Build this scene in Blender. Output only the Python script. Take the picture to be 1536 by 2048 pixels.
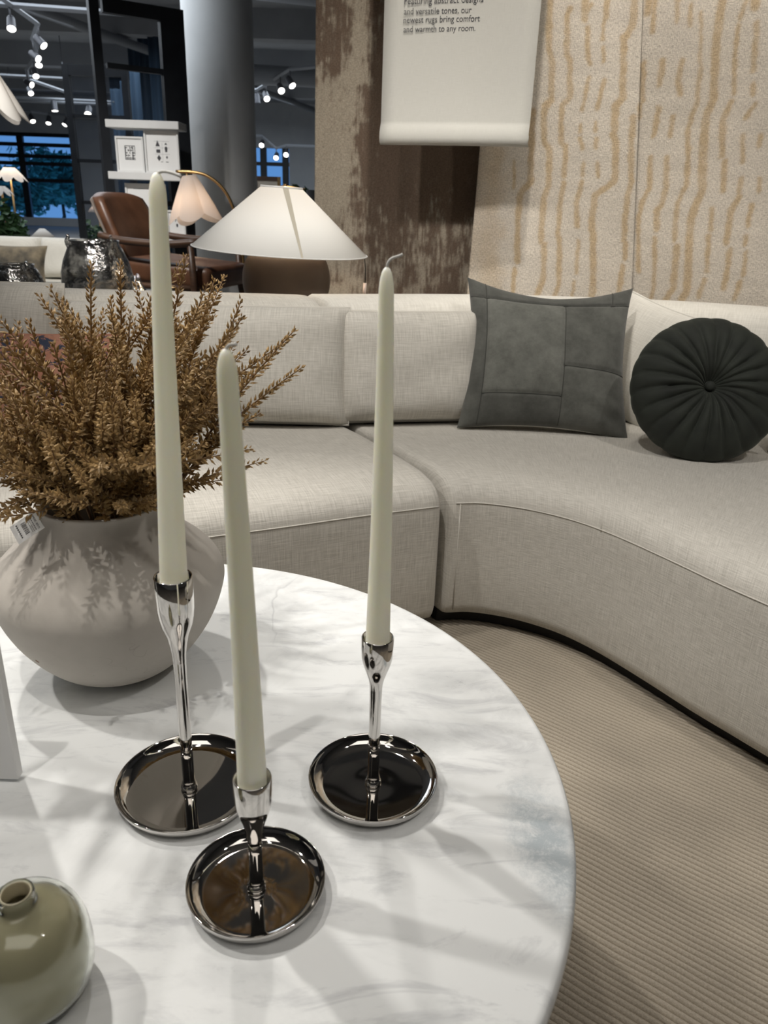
import bpy, bmesh, math, random
import numpy as np
from mathutils import Vector, Matrix, Euler

# ------------------------------------------------------------------ camera, world, lights, exposure
for o in list(bpy.data.objects):
    bpy.data.objects.remove(o)
scene = bpy.context.scene
COL = scene.collection
R = math.radians
F, TH, RO, H = 1540.0, R(21.85), R(1.97), 1.05      # focal length in pixels (1536x2048), pitch, roll, eye height
ZT = 0.45                                            # height of the marble table top

cam_d = bpy.data.cameras.new('camera')
cam = bpy.data.objects.new('camera', cam_d)
COL.objects.link(cam)
c_, s_ = math.cos(RO), math.sin(RO)
ex = Vector((c_, s_ * math.sin(TH), s_ * math.cos(TH)))
ey = Vector((s_, -c_ * math.sin(TH), -c_ * math.cos(TH)))
fw = Vector((0, math.cos(TH), -math.sin(TH)))
m = Matrix.Identity(4)
for i in range(3):
    m[i][0], m[i][1], m[i][2] = ex[i], -ey[i], -fw[i]
m[2][3] = H
cam.matrix_world = m
cam_d.sensor_fit = 'VERTICAL'
cam_d.sensor_height = 36.0
cam_d.lens = F / 2048 * 36.0
cam_d.clip_start = 0.02
cam_d.dof.use_dof = True
cam_d.dof.focus_distance = 1.22
cam_d.dof.aperture_fstop = 9.5
scene.camera = cam

vs = scene.view_settings
vs.view_transform = 'Standard'
vs.look = 'None'
vs.gamma = 1.0
vs.use_curve_mapping = False
vs.exposure = 0.0

world = bpy.data.worlds.new('dusk')
scene.world = world
world.use_nodes = True
wn = world.node_tree.nodes['Background']
wn.inputs['Color'].default_value = (0.10, 0.27, 0.62, 1)
wn.inputs['Strength'].default_value = 1.25


def spot(name, loc, target, power, color=(1, .90, .78), size=60, blend=.6, radius=.05):
    l = bpy.data.lights.new(name, 'SPOT')
    l.energy, l.color, l.spot_size, l.spot_blend, l.shadow_soft_size = power, color, R(size), blend, radius
    o = bpy.data.objects.new(name, l)
    COL.objects.link(o)
    o.location = loc
    o.rotation_euler = (Vector(target) - Vector(loc)).to_track_quat('-Z', 'Y').to_euler()
    return o


def area(name, loc, sx, sy, power, color=(1, .94, .87), target=None):
    l = bpy.data.lights.new(name, 'AREA')
    l.shape, l.size, l.size_y, l.energy, l.color = 'RECTANGLE', sx, sy, power, color
    o = bpy.data.objects.new(name, l)
    COL.objects.link(o)
    o.location = loc
    if target is not None:
        o.rotation_euler = (Vector(target) - Vector(loc)).to_track_quat('-Z', 'Y').to_euler()
    return o


NEUTRAL = (1, .955, .90)
spot('track_spot_table_side', (-2.0, 1.05, 3.0), (-.25, .75, .5), 135, NEUTRAL, 52, .7, .05)
spot('track_spot_table_back', (-1.35, 2.0, 3.1), (-.2, .7, .5), 150, NEUTRAL, 48, .7, .05)
spot('track_spot_table_rear', (-.35, 2.45, 3.1), (-.4, .7, .5), 50, NEUTRAL, 50, .7, .05)
spot('track_spot_rug_a', (.15, 1.75, 3.3), (.55, 3.3, 1.1), 165, (1, .935, .85), 62, .8, .05)
spot('track_spot_rug_b', (1.5, 1.7, 3.3), (1.1, 3.3, 1.0), 95, (1, .935, .85), 60, .8, .05)
spot('track_spot_sofa', (-.6, .6, 3.2), (.2, 2.1, .5), 132, NEUTRAL, 60, .8, .06)
spot('track_spot_sofa_right', (1.6, .2, 3.2), (.8, 1.7, .4), 84, NEUTRAL, 70, .8, .06)
spot('track_spot_vase', (-.62, .18, 3.3), (-.36, .90, .62), 80, NEUTRAL, 20, .7, .016)
spot('fill_spot_lamp', (-1.2, .9, 3.2), (-.4, 2.86, .95), 150, NEUTRAL, 40, .8, .06)  # added spot that puts more front light on the table lamp
spot('track_spot_chair', (-2.6, 3.6, 3.3), (-1.5, 6.2, .9), 110, (.95, .97, 1), 62, .8, .08)
spot('fill_spot_cream_sofa', (-2.4, 3.4, 3.3), (-2.4, 5.9, .6), 420, (1, .96, .9), 60, .8, .08)  # added spot that brightens the cream sofa in the background
area('fill_area_front', (.2, -.9, 3.5), 3.0, 1.6, 26)  # added unseen soft fill, standing in for the store's many other lamps
area('fill_area_store', (-5.0, 10.0, 3.3), 6.0, 6.0, 290, (.84, .92, 1))  # added overhead fill that brightens the store background
area('fill_area_store_far', (-4.0, 19.0, 3.3), 8.0, 6.0, 420, (.80, .90, 1))  # added overhead fill for the far end of the store


# ------------------------------------------------------------------ helpers
def ray(px, py):
    u, v = (px - 768) / F, (py - 1024) / F
    return fw + ex * u + ey * v


def atz(px, py, z):
    d = ray(px, py)
    t = (z - H) / d.z
    return Vector((d.x * t, d.y * t, z))


def atY(px, py, Y):
    d = ray(px, py)
    t = Y / d.y
    return Vector((d.x * t, Y, H + d.z * t))


def link(name, me, mats=None, parent=None, loc=None, smooth=True):
    o = bpy.data.objects.new(name, me)
    COL.objects.link(o)
    if mats is not None:
        for mt in (mats if isinstance(mats, (list, tuple)) else [mats]):
            if len(me.materials) < (len(mats) if isinstance(mats, (list, tuple)) else 1):
                me.materials.append(mt)
    if smooth:
        me.polygons.foreach_set('use_smooth', [True] * len(me.polygons))
    if parent is not None:
        o.parent = parent
    if loc is not None:
        o.location = loc
    return o


def pydata(name, v, f, uv=None):
    me = bpy.data.meshes.new(name)
    me.from_pydata([tuple(p) for p in v], [], f)
    if uv is not None:
        lay = me.uv_layers.new(name='UVMap')
        vi = np.empty(len(me.loops), dtype=np.int32)
        me.loops.foreach_get('vertex_index', vi)
        lay.data.foreach_set('uv', np.asarray(uv, dtype=np.float32)[vi].ravel())
    me.update()
    return me


def tag(o, label, cat, group=None, kind=None):
    o['label'] = label
    o['category'] = cat
    if group:
        o['group'] = group
    if kind:
        o['kind'] = kind
    return o


def thing(name, label, cat, loc=(0, 0, 0), rot=(0, 0, 0), group=None):
    o = bpy.data.objects.new(name, None)
    o.empty_display_size = .05
    COL.objects.link(o)
    o.location = loc
    o.rotation_euler = rot
    return tag(o, label, cat, group)


def struct(o):
    o['kind'] = 'structure'
    return o


def lathe(profile, n=64, close=True, name='lathe'):
    """profile: (radius, z) list; points of radius 0 become poles"""
    v, f, uv, rings = [], [], [], []
    acc = 0
    for k, (r, z) in enumerate(profile):
        if k:
            acc += math.hypot(r - profile[k - 1][0], z - profile[k - 1][1])
        if r < 1e-6:
            rings.append([len(v)])
            v.append((0, 0, z)); uv.append((0, acc))
        else:
            rg = []
            for i in range(n):
                a = 2 * math.pi * i / n
                rg.append(len(v))
                v.append((r * math.cos(a), r * math.sin(a), z)); uv.append((i / n, acc))
            rings.append(rg)
    for a, b in zip(rings[:-1], rings[1:]):
        for i in range(n):
            j = (i + 1) % n
            if len(a) == 1 and len(b) == 1:
                continue
            if len(a) == 1:
                f.append((a[0], b[j], b[i]))
            elif len(b) == 1:
                f.append((a[i], a[j], b[0]))
            else:
                f.append((a[i], a[j], b[j], b[i]))
    return pydata(name, v, f, uv)


def spline(pts, n):
    """Catmull-Rom through pts (tuples of any length), n samples"""
    P = np.array(pts, float)
    P = np.vstack([2 * P[0] - P[1], P, 2 * P[-1] - P[-2]])
    out = []
    k = len(pts) - 1
    for t in np.linspace(0, k, n):
        i = min(int(t), k - 1); u = t - i
        a, b, c, d = P[i], P[i + 1], P[i + 2], P[i + 3]
        out.append(.5 * (2 * b + (c - a) * u + (2 * a - 5 * b + 4 * c - d) * u * u + (3 * b - a - 3 * c + d) * u ** 3))
    return np.array(out)


def tube_geo(pts, rad, n=8, caps=True, off=0):
    pts = [Vector(p) for p in pts]
    v, f = [], []
    prev = None
    k = len(pts)
    for i, p in enumerate(pts):
        t = (pts[min(i + 1, k - 1)] - pts[max(i - 1, 0)]).normalized()
        if prev is None:
            up = Vector((0, 0, 1)) if abs(t.z) < .9 else Vector((1, 0, 0))
            a = t.cross(up).normalized()
        else:
            a = (prev - t * prev.dot(t))
            a = a.normalized() if a.length > 1e-6 else t.orthogonal().normalized()
        prev = a
        b = t.cross(a)
        r = rad[i] if isinstance(rad, (list, tuple, np.ndarray)) else rad
        for j in range(n):
            an = 2 * math.pi * j / n
            v.append(p + a * (r * math.cos(an)) + b * (r * math.sin(an)))
    for i in range(k - 1):
        for j in range(n):
            q = (j + 1) % n
            f.append((off + i * n + j, off + i * n + q, off + (i + 1) * n + q, off + (i + 1) * n + j))
    if caps:
        f.append(tuple(off + j for j in range(n))[::-1])
        f.append(tuple(off + (k - 1) * n + j for j in range(n)))
    return v, f


def tube(name, pts, rad, mt, parent=None, n=8, loc=None):
    v, f = tube_geo(pts, rad, n)
    return link(name, pydata(name, v, f), mt, parent, loc)


def box_me(sx, sy, sz, bev=0.0, seg=2, z0=True, name='box'):
    """box centred in x, y; base at z=0 when z0"""
    bm = bmesh.new()
    bmesh.ops.create_cube(bm, size=1)
    for q in bm.verts:
        q.co = Vector((q.co.x * sx, q.co.y * sy, q.co.z * sz + (sz / 2 if z0 else 0)))
    if bev > 0:
        bmesh.ops.bevel(bm, geom=list(bm.edges), offset=bev, segments=seg, profile=.5, affect='EDGES')
    me = bpy.data.meshes.new(name)
    bm.to_mesh(me); bm.free()
    return me


def box(name, sx, sy, sz, mt, parent=None, loc=(0, 0, 0), bev=0.0, rot=(0, 0, 0), z0=True, smooth=False, seg=2):
    o = link(name, box_me(sx, sy, sz, bev, seg, z0, name), mt, parent, loc, smooth)
    o.rotation_euler = rot
    return o


def bar(name, a, b, w, h, mt, parent=None):
    """rectangular bar between two points"""
    a, b = Vector(a), Vector(b)
    L = (b - a).length
    me = box_me(w, h, L, 0, 2, True, name)
    o = link(name, me, mt, parent, a, False)
    o.rotation_euler = (b - a).to_track_quat('Z', 'Y').to_euler()
    return o


def text_mesh(body, size, depth=0.0):
    cu = bpy.data.curves.new('txt', 'FONT')
    cu.body = body
    cu.size = size
    cu.resolution_u = 3
    cu.extrude = depth
    o = bpy.data.objects.new('txt', cu)
    COL.objects.link(o)
    dg = bpy.context.evaluated_depsgraph_get()
    me = bpy.data.meshes.new_from_object(o.evaluated_get(dg))
    bpy.data.objects.remove(o)
    return me


rs = np.random.RandomState(11)
_G = rs.rand(256, 256)


def vnoise(x, y):
    """smooth value noise, arrays in, 0..1 out"""
    xi, yi = np.floor(x).astype(int), np.floor(y).astype(int)
    u, v = x - xi, y - yi
    u, v = u * u * (3 - 2 * u), v * v * (3 - 2 * v)
    g = lambda a, b: _G[a % 256, b % 256]
    return (g(xi, yi) * (1 - u) + g(xi + 1, yi) * u) * (1 - v) + (g(xi, yi + 1) * (1 - u) + g(xi + 1, yi + 1) * u) * v


def fbm(x, y, o=4):
    t, a, s = 0, .5, 0
    for k in range(o):
        t = t + a * vnoise(x * 2 ** k + 17 * k, y * 2 ** k + 31 * k); s += a; a *= .5
    return t / s


ORD = ['first', 'second', 'third', 'fourth', 'fifth', 'sixth', 'seventh', 'eighth', 'ninth', 'tenth']


# ------------------------------------------------------------------ materials
def principled(name, color, rough=.6, metal=0.0, **kw):
    mt = bpy.data.materials.new(name)
    mt.use_nodes = True
    b = mt.node_tree.nodes['Principled BSDF']
    b.inputs['Base Color'].default_value = (*color, 1)
    b.inputs['Roughness'].default_value = rough
    b.inputs['Metallic'].default_value = metal
    for k, v in kw.items():
        b.inputs[k.replace('_', ' ')].default_value = v
    return mt


class N:
    """tiny node helper"""
    def __init__(s, mt):
        s.t = mt.node_tree
        s.b = s.t.nodes['Principled BSDF']

    def n(s, kind, **kw):
        q = s.t.nodes.new(kind)
        for k, v in kw.items():
            if k in q.inputs:
                q.inputs[k].default_value = v
            else:
                setattr(q, k, v)
        return q

    def l(s, a, b):
        s.t.links.new(a, b)

    def coords(s, which='Object', scale=(1, 1, 1), rot=(0, 0, 0)):
        tc = s.n('ShaderNodeTexCoord')
        mp = s.n('ShaderNodeMapping')
        mp.inputs['Scale'].default_value = scale
        mp.inputs['Rotation'].default_value = rot
        s.l(tc.outputs[which], mp.inputs['Vector'])
        return mp.outputs['Vector']

    def noise(s, vec, scale, detail=3, rough=.55, dist=0.0):
        q = s.n('ShaderNodeTexNoise')
        q.inputs['Scale'].default_value = scale
        q.inputs['Detail'].default_value = detail
        q.inputs['Roughness'].default_value = rough
        q.inputs['Distortion'].default_value = dist
        s.l(vec, q.inputs['Vector'])
        return q.outputs['Fac']

    def ramp(s, fac, stops):
        q = s.n('ShaderNodeValToRGB')
        e = q.color_ramp.elements
        while len(e) < len(stops):
            e.new(.5)
        for k, (p, c) in enumerate(stops):
            e[k].position = p
            e[k].color = (*c, 1) if len(c) == 3 else c
        s.l(fac, q.inputs['Fac'])
        return q.outputs['Color']

    def mix(s, fac, a, b, mode='MIX'):
        q = s.n('ShaderNodeMix')
        q.data_type = 'RGBA'
        q.blend_type = mode
        for sock, val in ((q.inputs[0], fac), (q.inputs[6], a), (q.inputs[7], b)):
            if isinstance(val, (int, float)):
                sock.default_value = val
            elif isinstance(val, tuple):
                sock.default_value = (*val, 1)
            else:
                s.l(val, sock)
        return q.outputs[2]

    def math(s, op, a, b=None):
        q = s.n('ShaderNodeMath')
        q.operation = op
        for k, val in enumerate((a, b)):
            if val is None:
                continue
            if isinstance(val, (int, float)):
                q.inputs[k].default_value = val
            else:
                s.l(val, q.inputs[k])
        return q.outputs[0]

    def bump(s, h, strength=.3, dist=.002):
        q = s.n('ShaderNodeBump')
        q.inputs['Strength'].default_value = strength
        q.inputs['Distance'].default_value = dist
        s.l(h, q.inputs['Height'])
        s.l(q.outputs['Normal'], s.b.inputs['Normal'])

    def color(s, c):
        s.l(c, s.b.inputs['Base Color'])


def linen(name, dark, light, coord='UV', k=1.0, bump=.5):
    mt = principled(name, light, .92)
    mt.node_tree.nodes['Principled BSDF'].inputs['Sheen Weight'].default_value = .15
    q = N(mt)
    a = q.noise(q.coords(coord, (28 * k, 620 * k, 28 * k)), 1, 2)
    b = q.noise(q.coords(coord, (620 * k, 28 * k, 620 * k)), 1, 2)
    h = q.math('MULTIPLY', q.math('ADD', a, b), .5)
    q.color(q.ramp(h, [(.34, dark), (.62, light)]))
    q.bump(h, bump, .0025)
    return mt


def noisy(name, c1, c2, scale, rough=.6, coord='Object', stretch=(1, 1, 1), bump=0, metal=0.0, lo=.35, hi=.65, bd=.002, detail=4):
    mt = principled(name, c1, rough, metal)
    q = N(mt)
    f = q.noise(q.coords(coord, stretch), scale, detail)
    q.color(q.ramp(f, [(lo, c1), (hi, c2)]))
    if bump:
        q.bump(f, bump, bd)
    return mt


M = {}
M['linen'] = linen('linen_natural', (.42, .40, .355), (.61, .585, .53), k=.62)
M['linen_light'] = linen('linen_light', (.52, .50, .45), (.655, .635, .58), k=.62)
M['black'] = principled('black_plinth', (.012, .011, .011), .7)
M['black_steel'] = noisy('black_steel', (.008, .009, .012), (.014, .016, .02), 8, .45)
M['brass'] = principled('brass', (.42, .27, .12), .35, 1.0)
M['white_paint'] = noisy('white_paint', (.66, .66, .65), (.72, .72, .71), 3, .6)
M['wall_paint'] = noisy('wall_paint', (.50, .51, .53), (.55, .56, .57), 2, .8)
M['ceiling_paint'] = noisy('ceiling_paint', (.30, .31, .33), (.36, .37, .39), 1.5, .85)
M['pipe'] = principled('pipe_paint', (.24, .25, .27), .6)
M['dark_wood'] = noisy('dark_wood', (.045, .022, .012), (.09, .045, .025), 6, .45, stretch=(1, 1, 8), detail=6)
M['leather'] = noisy('brown_leather', (.085, .036, .018), (.14, .062, .032), 7, .42, bump=.15)
M['chrome'] = principled('polished_nickel', (.62, .60, .575), .035, 1.0)
M['wax'] = principled('ivory_wax', (.95, .94, .79), .42, 0, Subsurface_Weight=.7, Subsurface_Scale=.012, Specular_IOR_Level=.35)
M['wax'].node_tree.nodes['Principled BSDF'].inputs['Subsurface Radius'].default_value = (1, .9, .6)
M['wick'] = principled('cotton_wick', (.72, .71, .67), .8)
M['glow'] = principled('lamp_lens', (1, 1, 1), .4, 0, Emission_Color=(1, .97, .90, 1), Emission_Strength=6.0)
M['lamp_metal'] = principled('track_head_grey', (.10, .10, .11), .45, .6)
M['paper'] = principled('white_card', (.78, .78, .77), .6)
M['ink'] = principled('printed_ink', (.045, .045, .05), .7)
M['green_leaf'] = noisy('green_leaf', (.02, .06, .02), (.05, .11, .04), 9, .6)
M['tree_leaf'] = noisy('tree_leaf', (.03, .17, .16), (.06, .27, .22), 3, .8)
M['bark'] = principled('bark', (.05, .04, .03), .9)
M['cream'] = linen('cream_fabric', (.60, .58, .52), (.70, .68, .62), 'Object', .3)

# marble
mt = principled('white_marble', (.8, .8, .79), .38, 0, Specular_IOR_Level=.35)
q = N(mt)
v0 = q.coords('Object')
cloud = q.noise(v0, 5.5, 6, .62, .6)
streak = q.noise(q.coords('Object', (4, 13, 4), (0, 0, R(-18))), 1.6, 7, .68, 1.2)
fine = q.noise(q.coords('Object', (34, 60, 34), (0, 0, R(-10))), 1.3, 8, .82)
grey = q.mix(q.ramp(cloud, [(.47, (0, 0, 0)), (.72, (1, 1, 1))]), (.74, .755, .75), (.53, .545, .545))
grey = q.mix(q.ramp(streak, [(.53, (0, 0, 0)), (.76, (.9, .9, .9))]), grey, (.42, .43, .445))
spk = q.math('MULTIPLY', q.ramp(fine, [(.54, (0, 0, 0)), (.70, (1, 1, 1))]), q.ramp(cloud, [(.48, (0, 0, 0)), (.68, (.8, .8, .8))]))
grey = q.mix(spk, grey, (.36, .37, .38))
# thin veins
warp = q.noise(v0, 3.2, 5, .6)
vein = q.math('ABSOLUTE', q.math('SUBTRACT', q.noise(q.coords('Object', (1, .55, 1), (0, 0, R(25))), 3.4, 4, .55, .5), .5))
vm = q.math('MULTIPLY', q.ramp(vein, [(0, (1, 1, 1)), (.011, (0, 0, 0))]), q.ramp(warp, [(.47, (0, 0, 0)), (.62, (.6, .6, .6))]))
grey = q.mix(vm, grey, (.40, .41, .42))
# the blue-grey mineral patch near the rim
tc = q.n('ShaderNodeTexCoord')
mp = q.n('ShaderNodeMapping')
mp.vector_type = 'TEXTURE'
mp.inputs['Location'].default_value = (.505, -.088, 0)
mp.inputs['Rotation'].default_value = (0, 0, R(8))
mp.inputs['Scale'].default_value = (.055, .135, 1)
q.l(tc.outputs['Object'], mp.inputs['Vector'])
gr = q.n('ShaderNodeTexGradient', gradient_type='SPHERICAL')
sep = q.n('ShaderNodeSeparateXYZ'); q.l(mp.outputs['Vector'], sep.inputs[0])
cmb = q.n('ShaderNodeCombineXYZ'); q.l(sep.outputs[0], cmb.inputs[0]); q.l(sep.outputs[1], cmb.inputs[1])
q.l(cmb.outputs[0], gr.inputs['Vector'])
pm = q.math('MULTIPLY', gr.outputs['Fac'], q.math('MULTIPLY', q.ramp(q.noise(v0, 42, 10, .9, .4), [(.36, (.15, .15, .15)), (.66, (1, 1, 1))]), 1.75))
grey = q.mix(q.ramp(pm, [(.16, (0, 0, 0)), (.85, (.85, .85, .85))]), grey, (.36, .41, .44))
q.color(grey)
M['marble'] = mt

# ------------------------------------------------------------------ room shell
X0, X1, Y0, Y1, ZC = -18.0, 6.5, -6.0, 27.0, 3.85


def plane_struct(name, pts, mt):
    me = pydata(name, pts, [tuple(range(len(pts)))])
    return struct(link(name, me, mt, None, None, False))


M['concrete'] = noisy('polished_concrete', (.20, .185, .165), (.27, .25, .225), 1.2, .45)
struct(box('floor', X1 - X0, Y1 - Y0, .2, M['concrete'], None, ((X0 + X1) / 2, (Y0 + Y1) / 2, -.2)))
struct(box('ceiling', X1 - X0, Y1 - Y0, .2, M['ceiling_paint'], None, ((X0 + X1) / 2, (Y0 + Y1) / 2, ZC)))
struct(box('wall_left', .2, Y1 - Y0, ZC, M['wall_paint'], None, (X0 - .1, (Y0 + Y1) / 2, 0)))
struct(box('wall_right', .2, Y1 - Y0, ZC, M['wall_paint'], None, (X1 + .1, (Y0 + Y1) / 2, 0)))
struct(box('wall_front', X1 - X0, .2, ZC, M['wall_paint'], None, ((X0 + X1) / 2, Y0 - .1, 0)))

# far window wall with two openings
WL0, WL1 = atY(-160, 300, 27).x, atY(150, 300, 27).x
WR0, WR1 = atY(440, 300, 27).x, atY(578, 300, 27).x
WTOP, WBOT = atY(60, 266, 27).z, .25
WRT = atY(540, 296, 27).z


def far_wall():
    t = bpy.data.objects.new('wall_back', None)
    COL.objects.link(t)
    struct(t)
    spans = [(X0, WL0, 0, ZC), (WL0, WL1, WTOP, ZC), (WL0, WL1, 0, WBOT), (WL1, WR0, 0, ZC), (WR0, WR1, WRT, ZC),
             (WR0, WR1, 0, WBOT), (WR1, X1, 0, ZC)]
    for a, b, z0, z1 in spans:
        box('wall_segment', b - a, .25, z1 - z0, M['wall_paint'], t, ((a + b) / 2, Y1 + .125, z0))


far_wall()
M['glass'] = principled('window_glass', (.02, .04, .06), .02, 0, Alpha=.12)


def window(name, x0, x1, z0, z1, vx, hz):
    t = bpy.data.objects.new(name, None)
    COL.objects.link(t)
    struct(t)
    Y = Y1 + .05
    for x in vx:
        box('mullion', .20, .12, z1 - z0, M['black_steel'], t, (x, Y, z0))
    for z in hz:
        box('glazing_bar', x1 - x0, .10, .11, M['black_steel'], t, ((x0 + x1) / 2, Y, z - .055))
    xs = [x0] + sorted(vx) + [x1]
    zs = [z0] + sorted(hz) + [z1]
    for a, b in zip(xs[:-1], xs[1:]):
        for c, d in zip(zs[:-1], zs[1:]):
            if b - a > .2 and d - c > .15:
                box('pane', b - a, .02, d - c, M['glass'], t, ((a + b) / 2, Y + .03, c))
    return t


window('window_1', WL0, WL1, WBOT, WTOP, [atY(48, 350, 27).x, atY(48, 350, 27).x - 2.2],
       [atY(90, 270, 27).z, atY(90, 290, 27).z, atY(90, 313, 27).z, atY(90, 328, 27).z, atY(90, 361, 27).z])
window('window_2', WR0, WR1, WBOT, WRT, [WR1 - .12, atY(527, 330, 27).x], [atY(540, 328, 27).z])

# ceiling joists, ducts and pipes seen between the posts
for k, y in enumerate((8.2, 11.2, 14.4, 18.0, 22.0)):
    struct(box('trim_%d' % (k + 1), X1 - X0, .34, .42, M['ceiling_paint'], None, ((X0 + X1) / 2, y, ZC - .42)))
PIPES = [((-6.5, 6.0, 3.35), (-2.2, 24, 3.35), .07, 'grey ceiling pipe running away above the left track lights'),
         ((-6, 9.4, 3.28), (2.0, 9.9, 3.28), .05, 'thin grey sprinkler pipe crossing above the glass partition'),
         ((-1.6, 10.0, 3.2), (3.0, 11.5, 3.2), .11, 'capped white duct pipe hanging right of the column'),
         ((-3, 15.5, 3.1), (3, 16.5, 3.1), .16, 'wide grey duct pipe crossing low above the far window')]
for a, b, r, lab in PIPES:
    tag(tube('ceiling_pipe', [a, b], r, M['pipe'], None, 14), lab, 'pipe')

# ------------------------------------------------------------------ wall that carries the rugs (turned 15 degrees)
WO = Vector((-.335, 3.46, 0))
WYAW = R(-15)
WA = Vector((math.cos(WYAW), math.sin(WYAW), 0))
WN = Vector((WA.y, -WA.x, 0))            # towards the camera


def on_wall(px, py, t):
    """(s along the wall, height) where the sight line meets the plane t in front of the wall"""
    d = ray(px, py)
    o = Vector((0, 0, H)) - WO
    k = (t - o.dot(WN)) / d.dot(WN)
    p = o + d * k
    return p.dot(WA), p.z


def wall_pt(s, z, t):
    return WO + WA * s + WN * t + Vector((0, 0, z))


w_ = box('wall_rug_display', 3.6, .10, 2.95, M['wall_paint'], None, wall_pt(1.83, 0, -.05))
w_.rotation_euler = (0, 0, WYAW)
struct(w_)

# ------------------------------------------------------------------ sofa modules
def seat_section(D):
    return [(.10, .055), (.03, .055), (.010, .062), (.002, .09), (0, .20), (0, .33), (.001, .368), (.006, .388), (.020, .408),
            (.045, .424), (.09, .434), (.16, .438), (D * .45, .438), (D - .40, .432), (D - .25, .42), (D - .2, .30), (D - .2, .055)]


def back_section(D):
    return [(D - .36, .40), (D - .335, .47), (D - .305, .58), (D - .285, .67), (D - .272, .725), (D - .252, .758), (D - .215, .774),
            (D - .15, .779), (D - .085, .775), (D - .04, .760), (D - .012, .730), (D, .68), (D, .40), (D, .10), (D - .015, .065),
            (D - .05, .055), (D - .19, .055), (D - .19, .30)]


def sweep(name, st, section, mt, parent, ends=True):
    """loft a closed section along the stations; ends are tucked in so the corners are rounded"""
    v, f, uv = [], [], []
    n = None
    acc = 0
    K = len(st)
    rows = []
    for k, (fx, fy, bx, by) in enumerate(st):
        Fp, Bp = Vector((fx, fy, 0)), Vector((bx, by, 0))
        D = (Bp - Fp).length
        d = (Bp - Fp) / D
        if k:
            acc += ((Fp + Bp) / 2 - (Vector((st[k - 1][0], st[k - 1][1], 0)) + Vector((st[k - 1][2], st[k - 1][3], 0))) / 2).length
        sec = section(D)
        rows.append(([(Fp + d * u + Vector((0, 0, z))) for u, z in sec], acc, sec))
    n = len(rows[0][0])

    def add(P, a, sec):
        t = 0
        for i, p in enumerate(P):
            if i:
                t += math.hypot(sec[i][0] - sec[i - 1][0], sec[i][1] - sec[i - 1][1])
            v.append(p); uv.append((a, t))
    def inset(P, Q, amt, push):
        # ring pulled toward its centroid and outwards along the sweep
        c = sum(P, Vector()) / len(P)
        out = sum((p - r for p, r in zip(P, Q)), Vector()) / len(P)
        out = out.normalized() * push
        return [p + (c - p).normalized() * min(amt, (c - p).length * .5) + out for p in P]
    seq = []
    seq.append((inset(rows[0][0], rows[1][0], .030, .014), rows[0][1] - .03, rows[0][2]))
    seq.append((inset(rows[0][0], rows[1][0], .010, .010), rows[0][1] - .015, rows[0][2]))
    seq += rows
    seq.append((inset(rows[-1][0], rows[-2][0], .010, .010), rows[-1][1] + .015, rows[-1][2]))
    seq.append((inset(rows[-1][0], rows[-2][0], .030, .014), rows[-1][1] + .03, rows[-1][2]))
    for P, a, sec in seq:
        add(P, a, sec)
    for k in range(len(seq) - 1):
        for i in range(n):
            j = (i + 1) % n
            f.append((k * n + i, k * n + j, (k + 1) * n + j, (k + 1) * n + i))
    f.append(tuple(range(n))[::-1])
    f.append(tuple((len(seq) - 1) * n + i for i in range(n)))
    me = pydata(name, v, f, uv)
    bm = bmesh.new(); bm.from_mesh(me)
    bmesh.ops.recalc_face_normals(bm, faces=bm.faces)
    bm.to_mesh(me); bm.free()
    return link(name, me, mt, parent)


def seam_line(name, st, u, z, r, parent, k0=0, k1=None):
    pts = []
    for fx, fy, bx, by in st[k0:k1]:
        Fp, Bp = Vector((fx, fy, 0)), Vector((bx, by, 0))
        d = (Bp - Fp).normalized()
        pts.append(Fp + d * u + Vector((0, 0, z)))
    return tube(name, pts, r, M['linen'], parent, 6)


def cross_seam(name, s, r, parent, toD=.42):
    fx, fy, bx, by = s
    Fp, Bp = Vector((fx, fy, 0)), Vector((bx, by, 0))
    D = (Bp - Fp).length
    d = (Bp - Fp) / D
    sec = [q for q in seat_section(D)[6:14]]
    sec = [q for q in sec if q[0] < D - toD + .03]
    return tube(name, [Fp + d * u + Vector((0, 0, z - .0008)) for u, z in sec], r, M['linen'], parent, 6)


def plinth(st, parent):
    sec = lambda D: [(.055, .0150), (D - .06, .0150), (D - .06, .062), (.055, .062)]
    v, f = [], []
    for fx, fy, bx, by in st:
        Fp, Bp = Vector((fx, fy, 0)), Vector((bx, by, 0))
        D = (Bp - Fp).length
        d = (Bp - Fp) / D
        for u, z in sec(D):
            v.append(Fp + d * u + Vector((0, 0, z)))
    for k in range(len(st) - 1):
        for i in range(4):
            j = (i + 1) % 4
            f.append((k * 4 + i, (k + 1) * 4 + i, (k + 1) * 4 + j, k * 4 + j))
    f += [(3, 2, 1, 0), tuple(len(v) - 4 + i for i in range(4))]
    return link('plinth', pydata('plinth', v, f), M['black'], parent, None, False)


left_pairs = [(.132, 1.737, -.337, 2.57), (-.04, 1.664, -.52, 2.56), (-.288, 1.548, -.77, 2.545), (-.6, 1.42, -1.1, 2.53),
              (-1.0, 1.32, -1.5, 2.52), (-1.5, 1.28, -1.9, 2.5)]
right_pairs = [(.177, 1.764, -.295, 2.60), (.236, 1.771, -.08, 2.67), (.318, 1.752, .15, 2.74), (.396, 1.714, .40, 2.79), (.464, 1.662, .66, 2.80),
               (.53, 1.585, .92, 2.79), (.608, 1.468, 1.17, 2.73), (.67, 1.368, 1.40, 2.62), (.735, 1.275, 1.62, 2.45), (.84, 1.12, 1.85, 2.15),
               (.95, .93, 2.0, 1.8), (1.05, .70, 2.1, 1.4), (1.12, .45, 2.15, 1.0)]
ls = [tuple(p) for p in spline(left_pairs, 36)]
rs_ = [tuple(p) for p in spline(right_pairs, 66)]

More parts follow.
